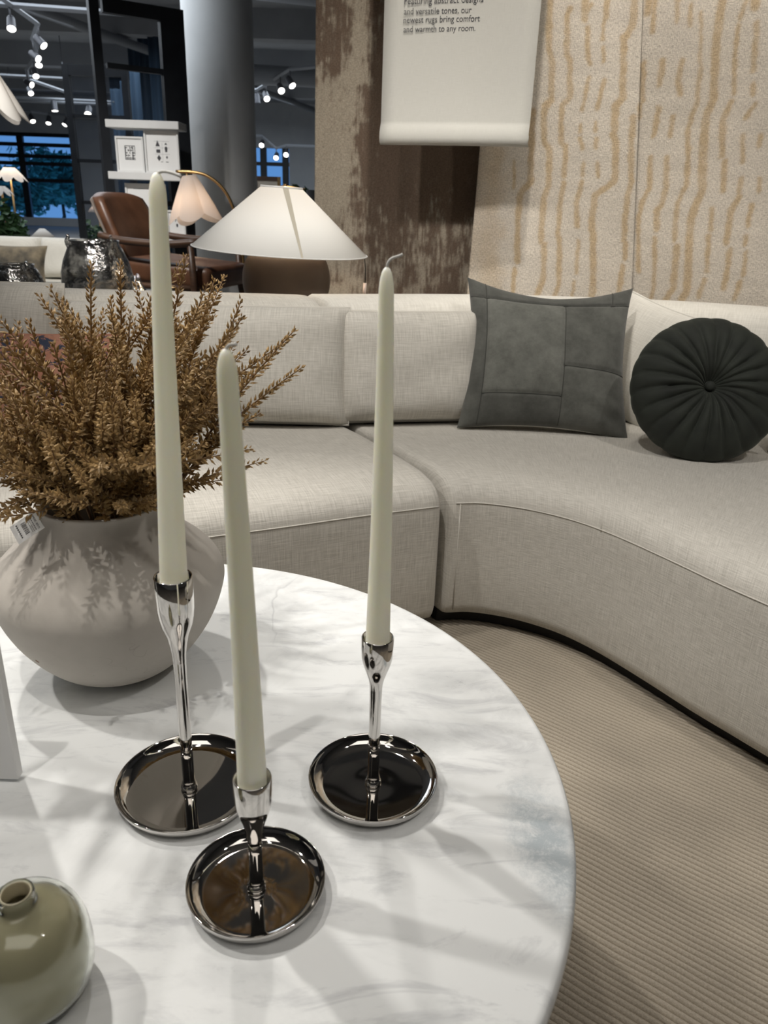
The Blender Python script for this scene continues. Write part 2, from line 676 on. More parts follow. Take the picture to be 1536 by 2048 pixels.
sofa_a = thing('sofa_section', 'pale linen straight sofa section behind the candles and vase', 'sofa', group='sectional sofa modules')
sweep('seat_base', ls, seat_section, M['linen'], sofa_a)
sweep('backrest', ls, back_section, M['linen'], sofa_a)
seam_line('seam', ls, .0006, .372, .0016, sofa_a)
plinth(ls, sofa_a)
sofa_b = thing('sofa_section', 'curved linen sofa section under the suede and green velvet pillows', 'sofa', group='sectional sofa modules')
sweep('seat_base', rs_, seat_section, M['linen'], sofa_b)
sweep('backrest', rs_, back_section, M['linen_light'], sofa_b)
seam_line('seam', rs_, .0006, .372, .0016, sofa_b)
vertical = Vector((rs_[1][0], rs_[1][1], 0))
tube('seam', [vertical + Vector((.0, .0006, z)) for z in (.075, .2, .37)], .0016, M['linen'], sofa_b, 6)
cross_seam('seam', tuple((np.array(rs_[24]) + np.array(rs_[25])) / 2), .0016, sofa_b)
plinth(rs_, sofa_b)


# ------------------------------------------------------------------ cushions and pillows
def pillow_sheets(w, h, t, n=28, pinch=.06, power=2.6, side=1, sag=0.0, jitter=0.0, seed=0, colorfn=None, heightfn=None):
    """one side of a pillow as a grid; x in width, z in height, y out (towards -y for the front)"""
    v, f, uv, col = [], [], [], []
    rr = random.Random(seed)
    ph = [rr.uniform(0, 6.28) for _ in range(6)]
    for i in range(n + 1):
        for j in range(n + 1):
            a = -math.cos(math.pi * i / n) * .45 + (2 * i / n - 1) * .55
            b = -math.cos(math.pi * j / n) * .45 + (2 * j / n - 1) * .55
            e = max(0, (1 - abs(a) ** power)) * max(0, (1 - abs(b) ** power))
            th = t / 2 * e ** .48
            x = a * w / 2 * (1 - pinch * (1 - b * b) * abs(a) ** 2)
            z = b * h / 2 * (1 - pinch * (1 - a * a) * abs(b) ** 2)
            wob = jitter * (math.sin(5 * a + 3 * b + ph[0]) + math.sin(7 * b - 4 * a + ph[1]) + .6 * math.sin(11 * a + 9 * b + ph[2])) * e ** .3
            z -= sag * (1 - a * a) * max(0, b) * (1 if b > 0 else 0)
            y = -side * (th + wob * .5)
            if heightfn:
                y -= side * heightfn(a, b) * min(1, e * 6)
            v.append((x, y, z + h / 2))
            uv.append((a * w / 2, b * h / 2))
            if colorfn:
                col.append(colorfn(a, b))
    for i in range(n):
        for j in range(n):
            q = (i * (n + 1) + j, (i + 1) * (n + 1) + j, (i + 1) * (n + 1) + j + 1, i * (n + 1) + j + 1)
            f.append(q if side > 0 else q[::-1])
    me = pydata('sheet', v, f, uv)
    if col:
        ca = me.color_attributes.new('Col', 'FLOAT_COLOR', 'POINT')
        ca.data.foreach_set('color', np.array([(*c, 1) for c in col], dtype=np.float32).ravel())
    return me


def piping(w, h, pinch, parent, mt, r=.004):
    pts = []
    n = 16
    per = [(-1 + 2 * k / n, -1) for k in range(n)] + [(1, -1 + 2 * k / n) for k in range(n)] + \
          [(1 - 2 * k / n, 1) for k in range(n)] + [(-1, 1 - 2 * k / n) for k in range(n + 1)]
    for a, b in per:
        pts.append((a * w / 2 * (1 - pinch * (1 - b * b) * abs(a) ** 2), 0, h / 2 + b * h / 2 * (1 - pinch * (1 - a * a) * abs(b) ** 2)))
    return tube('piping', pts, r, mt, parent, 6)


def pillow(name, label, w, h, t, loc, rot, mf, mb, group=None, pinch=.06, n=28, pipe=True, cat='cushion', power=2.6, **kw):
    o = thing(name, label, cat, loc, rot, group)
    link('front_panel', pillow_sheets(w, h, t, n, pinch, power, 1, **kw), mf, o)
    kw.pop('colorfn', None); kw.pop('heightfn', None)
    link('back_panel', pillow_sheets(w, h, t, n, pinch, power, -1, **kw), mb, o)
    if pipe:
        piping(w, h, pinch, o, mb)
    return o


SZ = .440
grp = 'loose back cushions of the sofa'
pillow('back_cushion', 'pale linen back cushion behind the brown plant sprigs', .84, .335, .19, (-.533, 2.18, SZ), (R(-14), 0, R(3)), M['linen'], M['linen'], grp,
       pinch=.015, power=5, jitter=.004, seed=1)
pillow('back_cushion', 'pale linen back cushion directly behind the right-hand candle', .43, .325, .18, (.062, 2.262, SZ), (R(-14), 0, R(11)), M['linen'], M['linen'], grp,
       pinch=.015, power=5, jitter=.004, seed=4)
pillow('back_cushion', 'pale linen back cushion at the left edge of the photo', .62, .39, .22, (-1.215, 2.09, SZ), (R(-16), 0, R(-2)), M['linen'], M['linen'], grp,
       pinch=.015, power=5, jitter=.005, seed=7)
pillow('throw_pillow', 'white pillow with only its corner showing behind the suede pillow', .34, .375, .12, (.735, 2.42, SZ - .01), (R(-16), R(10), R(-58)), M['linen_light'], M['linen_light'],
       pinch=.05, cat='pillow', seed=9)

# patterned pillow behind the sprigs
mt = principled('floral_print', (.4, .15, .08), .9)
q = N(mt)
v0 = q.coords('UV')
nz = q.noise(v0, 14, 4, .6, 1.0)
nb = q.noise(v0, 26, 5, .65, 1.6)
cl = q.ramp(nz, [(.40, (.36, .16, .10)), (.55, (.44, .22, .15))])
cl = q.mix(q.ramp(nb, [(.50, (0, 0, 0)), (.56, (1, 1, 1))]), cl, (.03, .04, .07))
q.color(cl)
M['floral'] = mt
pillow('throw_pillow', 'rust and navy printed pillow half hidden behind the brown sprigs', .46, .30, .15, (-.92, 1.86, SZ), (R(-24), 0, R(4)), M['floral'], M['floral'],
       pinch=.04, cat='pillow', seed=12)

# grey suede patchwork pillow
SE = [('v', -.78, -1, 1), ('h', .72, -1, 1), ('v', .16, -1, .72), ('h', -.60, -.78, .16), ('h', -.22, .16, 1), ('v', .74, .72, 1)]


def suede_col(a, b):
    k = (0 if a < -.78 else 1 if a < .16 else 2) + (3 if b > .72 else 6 if (b < -.60 and a < .16) else 9 if (b < -.22 and a >= .16) else 0)
    g = {0: .60, 1: 1.0, 2: .72, 3: .55, 4: .60, 5: .58, 6: .66, 7: .62, 11: .78}.get(k, .66)
    d = .15
    return (g, g, g)


def suede_h(a, b):
    g = 0
    for k, p, lo, hi in SE:
        x, y = (a, b) if k == 'v' else (b, a)
        if lo - .02 <= y <= hi + .02:
            g += math.exp(-((x - p) / .022) ** 2)
    wr = .006 * math.exp(-((a - .75) / .25) ** 2) * math.sin(18 * (b + .5 * a)) * math.exp(-((b + .75) / .22) ** 2)
    return -.006 * min(g, 1.2) + wr


mt = principled('grey_suede', (.1, .1, .1), .95)
mt.node_tree.nodes['Principled BSDF'].inputs['Sheen Weight'].default_value = .2
q = N(mt)
at = q.n('ShaderNodeVertexColor', layer_name='Col')
nz = q.noise(q.coords('UV'), 11, 8, .74)
base = q.ramp(nz, [(.32, (.075, .077, .067)), (.68, (.165, .168, .150))])
q.color(q.mix(1.0, base, at.outputs['Color'], 'MULTIPLY'))
q.bump(q.noise(q.coords('UV'), 420, 2), .25, .001)
M['suede'] = mt
sp = pillow('throw_pillow', 'grey patchwork suede square pillow leaning on the curved sofa', .50, .475, .17, (.455, 2.185, SZ - .004), (R(-31), R(1.5), R(-3)), M['suede'], M['linen_light'],
            pinch=.10, n=120, cat='pillow', pipe=False, power=2.4, colorfn=suede_col, heightfn=suede_h, jitter=.004, seed=3, sag=.035)

M['suede_seam'] = principled('dark_suede_seam', (.045, .046, .040), .95)


def suede_point(a, b, w=.50, h=.475, t=.17, pinch=.10, power=2.4, sag=.035, jitter=.004, seed=3):
    rr = random.Random(seed)
    ph = [rr.uniform(0, 6.28) for _ in range(6)]
    e = max(0, (1 - abs(a) ** power)) * max(0, (1 - abs(b) ** power))
    x = a * w / 2 * (1 - pinch * (1 - b * b) * abs(a) ** 2)
    z = b * h / 2 * (1 - pinch * (1 - a * a) * abs(b) ** 2) - sag * (1 - a * a) * max(0, b)
    wob = jitter * (math.sin(5 * a + 3 * b + ph[0]) + math.sin(7 * b - 4 * a + ph[1]) + .6 * math.sin(11 * a + 9 * b + ph[2])) * e ** .3
    return (x, -(t / 2 * e ** .48 + wob * .5 + suede_h(a, b) * min(1, e * 6)) - .0004, z + h / 2)


for kind_, p_, lo_, hi_ in SE:
    pts_ = []
    for k in range(29):
        u_ = max(-.985, min(.985, lo_ + (hi_ - lo_) * k / 28))
        pts_.append(suede_point(p_, u_) if kind_ == 'v' else suede_point(u_, p_))
    tube('seam', pts_, .0016, M['suede_seam'], sp, 6)

# round green velvet pillow
def round_pillow():
    o = thing('round_pillow', 'round dark green pleated velvet pillow with a centre button', 'pillow', (0, 0, 0))
    Rr, T, n, mr = .197, .17, 220, 30
    rng = random.Random(5)
    pleats = 22
    offs = [rng.uniform(-.35, .35) for _ in range(pleats)]
    amp = [rng.uniform(.6, 1.3) for _ in range(pleats)]
    v, f = [], []
    for side in (1, -1):
        base = len(v)
        for k in range(mr + 1):
            s = k / mr
            r = Rr * math.sin(s * math.pi / 2) ** .9 if s < 1 else Rr
            for i in range(n):
                a = 2 * math.pi * i / n
                aa = a + .25 * s * (1 - s)
                p = aa / (2 * math.pi) * pleats
                kk = int(p) % pleats
                fr = p - int(p)
                fr = min(max(fr + .25 * offs[kk] * math.sin(math.pi * fr), 0), 1)
                groove = -abs(math.sin(math.pi * fr)) ** .6 * -1
                e = max(0, 1 - (r / Rr) ** 2.6)
                y = T / 2 * e ** .55
                y -= .042 * math.exp(-(r / .030) ** 2) + .018 * math.exp(-(r / .075) ** 2)
                y += (groove - .75) * .015 * amp[kk] * min(1, s * 4) * (1 - .75 * s ** 3)
                rad = r * (1 + .012 * (groove - .7) * s ** 4)
                v.append((rad * math.cos(a), -side * max(y, -.01), rad * math.sin(a)))
        for k in range(mr):
            for i in range(n):
                j = (i + 1) % n
                qd = (base + k * n + i, base + k * n + j, base + (k + 1) * n + j, base + (k + 1) * n + i)
                f.append(qd if side > 0 else qd[::-1])
    me = pydata('cover', v, f)
    body = link('cover', me, M['velvet'], o)
    bt = link('button', lathe([(0, .010), (.007, .009), (.012, .005), (.0135, 0), (.012, -.004), (0, -.006)], 24), M['velvet'], o, (0, -.040, 0))
    bt.rotation_euler = (R(90), 0, 0)
    tg = box('care_tag', .035, .002, .022, M['paper'], o, (.206, -.02, -.035), rot=(R(10), 0, R(-20)), z0=False)
    # rows of print on the tag
    for k in range(3):
        box('printed_line', .024, .0006, .0018, M['ink'], tg, (0, -.0013, .006 - .005 * k), z0=False)
    return o


mt = principled('green_velvet', (.018, .022, .017), .8)
b_ = mt.node_tree.nodes['Principled BSDF']
b_.inputs['Sheen Weight'].default_value = .35
b_.inputs['Sheen Roughness'].default_value = .35
b_.inputs['Sheen Tint'].default_value = (.45, .5, .42, 1)
q = N(mt)
nz = q.noise(q.coords('Object', (1, 1, 1)), 16, 4)
q.color(q.ramp(nz, [(.35, (.010, .0125, .0095)), (.7, (.022, .027, .020))]))
q.bump(q.noise(q.coords('Object'), 500, 2), .2, .001)
M['velvet'] = mt
rp = round_pillow()
rp.location = (.852, 2.055, SZ + .172)
rp.rotation_euler = (R(-27), R(6), R(-10))
dk = pillow('throw_pillow', 'charcoal pillow tucked at the right edge beside the green one', .40, .30, .16, (1.24, 1.97, SZ), (R(-30), 0, R(-30)),
            principled('charcoal_cloth', (.03, .03, .03), .9), principled('charcoal_cloth_back', (.03, .03, .03), .9), cat='pillow', seed=21)

# ------------------------------------------------------------------ marble coffee table
TC = Vector((-.327, .690))
TR = .542
tb = thing('coffee_table', 'round white marble coffee table with grey veins', 'table', (TC.x, TC.y, 0))
prof = [(0, .418), (.30, .418), (TR - .020, .418), (TR - .008, .421), (TR - .002, .428), (TR, .436), (TR - .001, .444), (TR - .004, .4485), (TR - .009, .45), (.4, .45), (.2, .45), (0, .45)]
link('marble_top', lathe(prof, 160), M['marble'], tb)
M['table_base'] = noisy('dark_bronze_base', (.03, .026, .022), (.05, .044, .038), 12, .5, metal=.4)
link('pedestal', lathe([(0, .0150), (.27, .0150), (.275, .032), (.25, .05), (.16, .08), (.12, .2), (.14, .34), (.22, .405), (.24, .418), (0, .418)], 64), M['table_base'], tb)


# ------------------------------------------------------------------ candle holders and candles
def holder(label, x, y, plate_r, cup_z, cup_h, lean=(0, 0), cs=1.0):
    """cup_z: height of the cup rim above the table; cup_h: length of the flared cup"""
    o = thing('candle_holder', label, 'candle holder', (x, y, ZT), (lean[0], lean[1], 0), 'polished nickel candle holders')
    r = plate_r
    pp = [(0, .0), (r * .80, .0), (r * .90, .0022), (r * .97, .007), (r * .995, .0120), (r, .0140), (r * .996, .0152), (r * .985, .0150),
          (r * .965, .0118), (r * .90, .0058), (r * .80, .0032), (r * .76, .0029), (.02, .0029), (0, .0029)]
    link('plate', lathe(pp, 128), M['chrome'], o)
    b0 = cup_z - cup_h
    st = [(0, .003), (.0082, .003), (.0090, .0048), (.0088, .0070), (.0072, .0084), (.0069, .0095), (.0076, .0110), (.0070, .0125), (.0064, .0145)]
    if b0 > .06:
        st += [(.0064, .03), (.0062, b0 - .02), (.0066, b0)]
    else:
        st += [(.0070, .02), (.0076, b0)]
    link('stem', lathe(st, 32), M['chrome'], o)
    ch = cup_h
    cp = [(0, b0 - .003), (.0064, b0 - .003)]
    cp += [(a, b0 + ch * t) for t, a in ((0, .0066), (.10, .0072), (.20, .0086), (.32, .0110), (.44, .0136), (.54, .0153), (.64, .0162), (.78, .0165))]
    cp += [(.0166, b0 + ch - .001), (.0161, b0 + ch), (.0152, b0 + ch - .001), (.0148, b0 + ch - .02), (.0137, b0 + ch - .022), (0, b0 + ch - .022)]
    cp = [(a * cs if a > .012 else a, b) for a, b in cp]
    link('cup', lathe(cp, 48), M['chrome'], o)
    return o


def candle(label, x, y, z, L, r0, r1, lean, bend, wick):
    o = thing('taper_candle', label, 'candle', (x, y, z), (lean[0], lean[1], 0), 'ivory taper candles')
    pts, rad = [], []
    n = 26
    for k in range(n + 1):
        t = k / n
        pts.append((bend[0] * math.sin(math.pi * t), bend[1] * math.sin(math.pi * t), L * t * .945))
        rad.append(r0 + (r1 - r0) * t)
    for a in (12, 25, 40, 55, 68, 80, 87):
        pts.append((0, 0, L * .945 + L * .055 * math.sin(R(a)) ** 1.15))
        rad.append(r1 * math.cos(R(a)) ** .8)
    tube('wax_body', pts, rad, M['wax'], o, 32)
    wp = [Vector((0, 0, L - .003)) + Vector(w) for w in wick]
    wp = [tuple(q) for q in spline(wp, 10)]
    tube('wick', wp, .0013, M['wick'], o, 6)
    return o


holder('medium nickel candle holder on the right, standing apart from the others', -.002, .681, .0712, .190, .062)
candle('ivory taper candle on the right, in the medium holder', -.002, .681, ZT + .168, .382, .0127, .0066, (0, R(-.4)), (.001, 0),
       [(0, 0, 0), (.0006, 0, .006), (.004, 0, .010), (.010, .001, .012), (.013, .001, .0135)])
holder('short nickel candle holder nearest the camera', -.107, .536, .0640, .132, .070, cs=1.02)
candle('ivory taper candle nearest the camera, in the short holder', -.107, .536, ZT + .110, .393, .0130, .0075, (0, R(-.95)), (.0008, 0),
       [(0, 0, 0), (.001, 0, .004), (.004, 0, .0058), (.008, 0, .006)])
holder('tall nickel candle holder on the left, in front of the vase', -.2015, .664, .0770, .260, .096, cs=1.12)
candle('ivory taper candle on the left, the tallest, in front of the vase', -.2015, .664, ZT + .238, .379, .0136, .0071, (0, R(1.85)), (0, 0),
       [(0, 0, 0), (.001, 0, .0025), (.006, -.001, .004), (.014, -.002, .003), (.02, -.003, .001)])

# ------------------------------------------------------------------ ceramic vase
mt = principled('matte_ceramic', (.55, .52, .48), .85)
q = N(mt)
v0 = q.coords('Object')
base = q.ramp(q.noise(v0, 7, 5, .6), [(.3, (.41, .38, .34)), (.7, (.49, .46, .415))])
scr = q.math('ABSOLUTE', q.math('SUBTRACT', q.noise(q.coords('Object', (1, 1, 2.4)), 9, 2, .5, .8), .5))
scm = q.math('MULTIPLY', q.ramp(scr, [(0, (1, 1, 1)), (.004, (0, 0, 0))]), q.ramp(q.noise(v0, 5, 2), [(.60, (0, 0, 0)), (.66, (.5, .5, .5))]))
q.color(q.mix(scm, base, (.25, .20, .17)))
q.bump(q.noise(v0, 160, 3), .12, .001)
M['ceramic'] = mt
VX, VY = -.356, .905
vase = thing('ceramic_vase', 'round matte off-white ceramic vase holding brown sprigs', 'vase', (VX, VY, ZT))
vp = [(0, 0), (.050, 0), (.060, .003), (.083, .017), (.105, .040), (.124, .068), (.137, .096), (.1452, .124), (.1455, .140), (.139, .156), (.125, .172), (.108, .187), (.094, .201),
      (.084, .214), (.079, .226), (.0775, .236), (.0785, .2415), (.0768, .2430), (.0735, .2425), (.0720, .236), (.074, .22), (.09, .197), (.12, .165),
      (.135, .135), (.12, .075), (.08, .025), (0, .012)]
vp2 = [tuple(q) for q in spline(vp[1:-1], 110)]
vp2 = [(0, 0)] + [(max(a, .001), b) for a, b in vp2] + [(0, .012)]
link('body', lathe(vp2, 112), M['ceramic'], vase)
M['chip'] = principled('bare_clay_chip', (.20, .11, .07), .9)
d = (atY(93, 1270, .79) - Vector((VX, VY, ZT)))
# two small chips in the glaze, on the front of the belly
for ang, z, s in ((R(-117), .073, .0045), (R(-129), .074, .0022)):
    rr_ = float(np.interp(z, [p[1] for p in vp[1:9]], [p[0] for p in vp[1:9]])) - .001
    ch = link('glaze_chip', lathe([(0, .0016), (s * .7, .0012), (s, 0), (0, -.001)], 10), M['chip'], vase, (rr_ * math.cos(ang), rr_ * math.sin(ang), z))
    ch.rotation_euler = Vector((math.cos(ang), math.sin(ang), -.45)).to_track_quat('Z', 'Y').to_euler()

# hang tag on the vase neck
tagp = atY(54, 1055, .812) - Vector((VX, VY, ZT))
ht = link('price_tag', box_me(.0235, .037, .0006, 0, 2, False, 'price_tag'), M['paper'], vase, tagp, False)
tx = (ex * .52 + ey * .85 - fw * .1).normalized()
ty = ex * .80 - ey * .60 - fw * .1
ty = (ty - tx * ty.dot(tx)).normalized()
tz = tx.cross(ty)
ht.rotation_euler = Matrix(((tx.x, ty.x, tz.x), (tx.y, ty.y, tz.y), (tx.z, ty.z, tz.z))).to_euler()
link('printed_text', text_mesh('west elm', .0052), M['ink'], ht, (-.0098, .0118, .0005), False)
v, f = [], []
rb = random.Random(3)


def ink_bar(x0, x1, y0, y1):
    k = len(v)
    v.extend([(x0, y0, .0005), (x1, y0, .0005), (x1, y1, .0005), (x0, y1, .0005)])
    f.append((k, k + 1, k + 2, k + 3))


x = -.0075
while x < .0070:
    w = rb.choice((.0004, .0006, .0008))
    ink_bar(x, x + w, -.005, .001)
    x += w + rb.choice((.0006, .0009))
link('barcode', pydata('barcode', v, f), M['ink'], ht, None, False)
v, f = [], []
for yb, n, hh in ((.0085, 8, .0011), (.0060, 10, .0006), (.0038, 9, .0006), (-.0115, 7, .0018)):   # print too small to read
    for k in range(n):
        xa = -.0090 + k * .018 / n
        ink_bar(xa, xa + .0120 / n, yb, yb + hh)
link('fine_print', pydata('fine_print', v, f), M['ink'], ht, None, False)
tube('tag_string', [tagp + ty * .017, tagp + ty * .021, Vector((-.068, -.034, .2435))], .0005, M['wick'], vase, 5)


# ------------------------------------------------------------------ dried sprigs in the vase
M['sprig_seed'] = noisy('ochre_seed', (.22, .135, .045), (.40, .26, .105), 40, .6)
M['sprig_stem'] = noisy('ochre_stem', (.15, .085, .035), (.22, .13, .055), 30, .7)


def seed_geo(v, f, p, d, side, L, W):
    """a little pointed seed husk: four-sided spindle"""
    b = d.cross(side).normalized()
    a = b.cross(d).normalized()
    k = len(v)
    m1 = p + d * (L * .42)
    v += [p, m1 + a * W, m1 + b * (W * .55), m1 - a * W, m1 - b * (W * .55), p + d * L]
    for i in range(4):
        j = (i + 1) % 4
        f.append((k, k + 1 + i, k + 1 + j))
        f.append((k + 5, k + 1 + j, k + 1 + i))


def spike(v, f, pts, s0, rng, dens=1.0, L0=.0085):
    """seeds round a polyline from fraction s0 to the tip"""
    P = [Vector(p) for p in pts]
    seg = [(P[i + 1] - P[i]).length for i in range(len(P) - 1)]
    tot = sum(seg)
    s = tot * s0
    ang = rng.uniform(0, 6)
    while s < tot * .995:
        acc, i = 0, 0
        while i < len(seg) - 1 and acc + seg[i] < s:
            acc += seg[i]; i += 1
        t = (P[i + 1] - P[i]).normalized()
        p = P[i] + t * (s - acc)
        ortho = t.orthogonal().normalized()
        o2 = t.cross(ortho)
        u = s / tot
        L = L0 * (1.05 - .55 * max(0, (u - .55) / .45)) * rng.uniform(.75, 1.2)
        out = ortho * math.cos(ang) + o2 * math.sin(ang)
        tilt = rng.uniform(.75, 1.15) * (1 - .45 * max(0, (u - .6) / .4))
        d = (t * math.cos(tilt) + out * math.sin(tilt)).normalized()
        seed_geo(v, f, p + out * .0012, d, t.cross(out), L, L * .24)
        if rng.random() < .55:
            d2 = (t * math.cos(tilt * .6) + out * math.sin(tilt * .6) + t.cross(out) * .4).normalized()
            seed_geo(v, f, p + out * .002, d2, out, L * .8, L * .21)
        ang += 2.4 + rng.uniform(-.3, .3)
        s += .0021 / dens * rng.uniform(.8, 1.25)


def sprig(label, root, tip, rng, bow, branches, group):
    o = thing('dried_sprig', label, 'dried flower', root, (0, 0, 0), group)
    d = Vector(tip) - Vector(root)
    mid = d * .5 + Vector((0, 0, .10 * math.hypot(d.x, d.y))) + bow
    pts = [tuple(q) for q in spline([(0, 0, 0), tuple(d * .22 + (mid - d * .5) * .55), tuple(mid), tuple(d * .8 + (mid - d * .5) * .5), tuple(d)], 16)]
    n = len(pts)
    sv, sf = tube_geo(pts, [.0021 - .0014 * k / (n - 1) for k in range(n)], 6)
    v, f = [], []
    spike(v, f, pts, .40, rng, 1.0, .0138)
    for b in range(branches):
        k = int(n * rng.uniform(.28, .66))
        t = (Vector(pts[k + 1]) - Vector(pts[k])).normalized()
        ort = t.orthogonal().normalized()
        an = rng.uniform(0, 6.283)
        side = ort * math.cos(an) + t.cross(ort) * math.sin(an)
        side.z = abs(side.z) * .5 if rng.random() < .6 else side.z
        L = rng.uniform(.07, .13)
        p0 = Vector(pts[k])
        dd = (t * .72 + side * .62).normalized()
        bp = [p0, p0 + dd * L * .5 + t * L * .04, p0 + dd * L + t * L * .16]
        bp = [tuple(q) for q in spline([tuple(x) for x in bp], 6)]
        tv, tf = tube_geo(bp, [.0011, .001, .0009, .0008, .0006, .0004], 5, True, len(sv))
        sv += tv; sf += tf
        spike(v, f, bp, .12, rng, 1.0, .0110)
    link('stem', pydata('stem', sv, sf), M['sprig_stem'], o)
    sd = link('seed_head', pydata('seed_head', v, f), M['sprig_seed'], o, None, False)
    sd['kind'] = 'stuff'
    return o


TIPS = [  # pixel of the tip, depth, branches, label
    (182, 526, .90, 3, 'tall brown sprig rising above the large mercury glass vase, left one'),
    (241, 520, .93, 3, 'tall brown sprig rising beside the large mercury glass vase, right one'),
    (122, 600, .92, 3, 'brown sprig pointing up just left of the two tall upright ones'),
    (56, 640, .88, 3, 'brown sprig leaning left toward the leftmost linen cushion'),
    (2, 738, .85, 3, 'brown sprig at the left photo edge in front of the printed pillow'),
    (373, 508, .92, 3, 'tallest brown sprig right of the tallest candle'),
    (430, 556, .97, 3, 'brown sprig right of the tallest candle, below the leather chair seat'),
    (484, 597, .95, 3, 'brown sprig leaning right below the brown lamp body'),
    (487, 632, .88, 2, 'brown sprig ending just above the short front candle'),
    (592, 657, .90, 0, 'long brown sprig reaching far right, upper of the two'),
    (604, 735, .88, 0, 'long brown sprig reaching far right, lower of the two'),
    (522, 826, .86, 0, 'brown sprig poking out right of the front candle, low one'),
    (438, 945, .84, 0, 'short brown sprig poking right just above the sofa seat'),
    (300, 592, .96, 3, 'upright brown sprig hugging the left side of the tallest candle'),
    (318, 1015, .80, 2, 'drooping brown sprig hanging over the right rim of the vase'),
    (20, 1015, .82, 3, 'drooping brown sprig hanging low over the left of the vase'),
]
rng = random.Random(42)
MOUTH = Vector((VX, VY, ZT + .235))


def put_sprig(px, py, Y, br, label, group):
    tip = atY(px, py, Y)
    dirh = Vector((tip.x - MOUTH.x, tip.y - MOUTH.y, 0))
    k = min(1, dirh.length / .2)
    dn = dirh.normalized() if dirh.length > 1e-4 else Vector((0, 0, 0))
    root = MOUTH + dn * (.052 * k) + Vector((rng.uniform(-.012, .012), rng.uniform(-.012, .012), -.03))
    hr = math.hypot(root.x - VX, root.y - VY)
    if hr > .058:
        root.x = VX + (root.x - VX) * .058 / hr; root.y = VY + (root.y - VY) * .058 / hr
    bow = Vector((rng.uniform(-.012, .012), rng.uniform(-.012, .012), rng.uniform(0, .012)))
    return sprig(label, root, tip, rng, bow, br, group)


for px, py, Y, br, lab in TIPS:
    put_sprig(px, py, Y, br, lab, 'dried sprigs in the ceramic vase')
FILL = [(150, 640, .95), (215, 590, 1.0), (262, 640, .90), (205, 690, .80), (300, 700, .86), (340, 640, .98), (395, 620, .92), (420, 700, .86), (445, 690, .98), (400, 800, .84),
        (100, 690, .84), (70, 760, .95), (140, 760, .80), (60, 830, .82), (10, 850, .88), (-30, 900, .84), (-10, 960, .80), (90, 900, .78), (160, 880, .77), (230, 800, .78),
        (270, 860, .77), (330, 900, .79), (390, 900, .88), (370, 980, .84), (110, 640, 1.0), (330, 780, .80), (440, 820, .95), (-60, 800, .92), (250, 960, .79), (60, 980, .80), (180, 960, .78),
        (120, 820, .84), (200, 760, .86), (290, 780, .92), (360, 720, .88), (40, 900, .86), (140, 960, .80), (300, 960, .82), (410, 640, 1.0), (240, 680, .95), (-20, 840, .80)]


def fill_label(px, py, Y):
    col = 'left' if px < 95 else 'centre' if px < 285 else 'right'
    row_ = 'upper' if py < 700 else 'middle' if py < 850 else 'low'
    dep = 'toward the camera' if Y < .84 else 'toward the sofa' if Y > .905 else 'in mid-depth'
    return 'dried brown sprig in the %s %s of the vase bunch, %s' % (row_, col, dep)


for px, py, Y in FILL:
    put_sprig(px + rng.uniform(-8, 8), py + rng.uniform(-8, 8), Y, 4, fill_label(px, py, Y), 'dried sprigs in the dense middle of the bunch')

# ------------------------------------------------------------------ white sign stand and glass bottle at the left edge
pc = atz(38, 1566, ZT)
sg = thing('sign_stand', 'plain white sign standing on the marble at the left edge', 'sign', (pc.x - .105, pc.y + .006, ZT))
box('sign_panel', .21, .012, .30, M['paper'], sg, (0, 0, .004), bev=.0015)
box('sign_foot', .17, .05, .004, M['paper'], sg, (-.015, .02, 0), bev=.001)

mt = principled('olive_glass', (.60, .545, .39), .10, 0, Coat_Weight=.6, Coat_Roughness=.02, Transmission_Weight=.12, IOR=1.45)
M['olive'] = mt
M['clear'] = principled('clear_glass', (.93, .95, .9), .01, 0, Transmission_Weight=1.0, IOR=1.25)
bt = thing('glass_bottle', 'squat olive glass bottle vase in the bottom left corner', 'bottle', (-.270, .432, ZT))


def smooth_lathe(pts, n=90, seg=72):
    return lathe([(0, pts[0][1])] + [(max(a, .0005), b) for a, b in [tuple(q) for q in spline(pts[1:-1], n)]] + [(0, pts[-1][1])], seg)


# olive inner layer, open at the mouth, inside a clear outer layer
bi = [(0, .0045), (.030, .0045), (.040, .010), (.0445, .025), (.0452, .043), (.0425, .062), (.035, .077), (.024, .0855), (.0150, .0885), (.0118, .092), (.0114, .1035),
      (.0100, .1035), (.0100, .092), (.014, .0865), (.023, .0825), (.033, .074), (.040, .06), (.0425, .043), (.041, .025), (.03, .009), (0, .0075)]
link('inner_glass', smooth_lathe(bi), M['olive'], bt)
bo = [(0, .0), (.032, .0), (.043, .006), (.0485, .024), (.0492, .043), (.0462, .064), (.038, .0805), (.0255, .0895), (.0165, .093), (.0136, .0965), (.0134, .103), (.0128, .1055), (.0120, .1040),
      (.0118, .0925), (.0152, .0889), (.0242, .0859), (.0353, .0773), (.0428, .0622), (.0455, .043), (.0448, .025), (.0403, .0098), (.030, .0042), (0, .0042)]
link('outer_glass', smooth_lathe(bo), M['clear'], bt)

# ------------------------------------------------------------------ hanging rugs
def rug_mat(name, pile=1.0):
    mt = principled(name, (.5, .4, .3), .95)
    mt.node_tree.nodes['Principled BSDF'].inputs['Sheen Weight'].default_value = .2
    q = N(mt)
    at = q.n('ShaderNodeVertexColor', layer_name='Col')
    a = q.noise(q.coords('UV', (90, 300, 1)), 1, 3, .65)
    b = q.noise(q.coords('UV', (300, 110, 1)), 1, 2, .6)
    h = q.math('MULTIPLY', q.math('ADD', a, b), .5)
    q.color(q.mix(1.0, at.outputs['Color'], q.ramp(h, [(.32, (.58, .57, .56)), (.60, (1.10, 1.10, 1.10))]), 'MULTIPLY'))
    q.bump(h, .6 * pile, .006)
    return mt


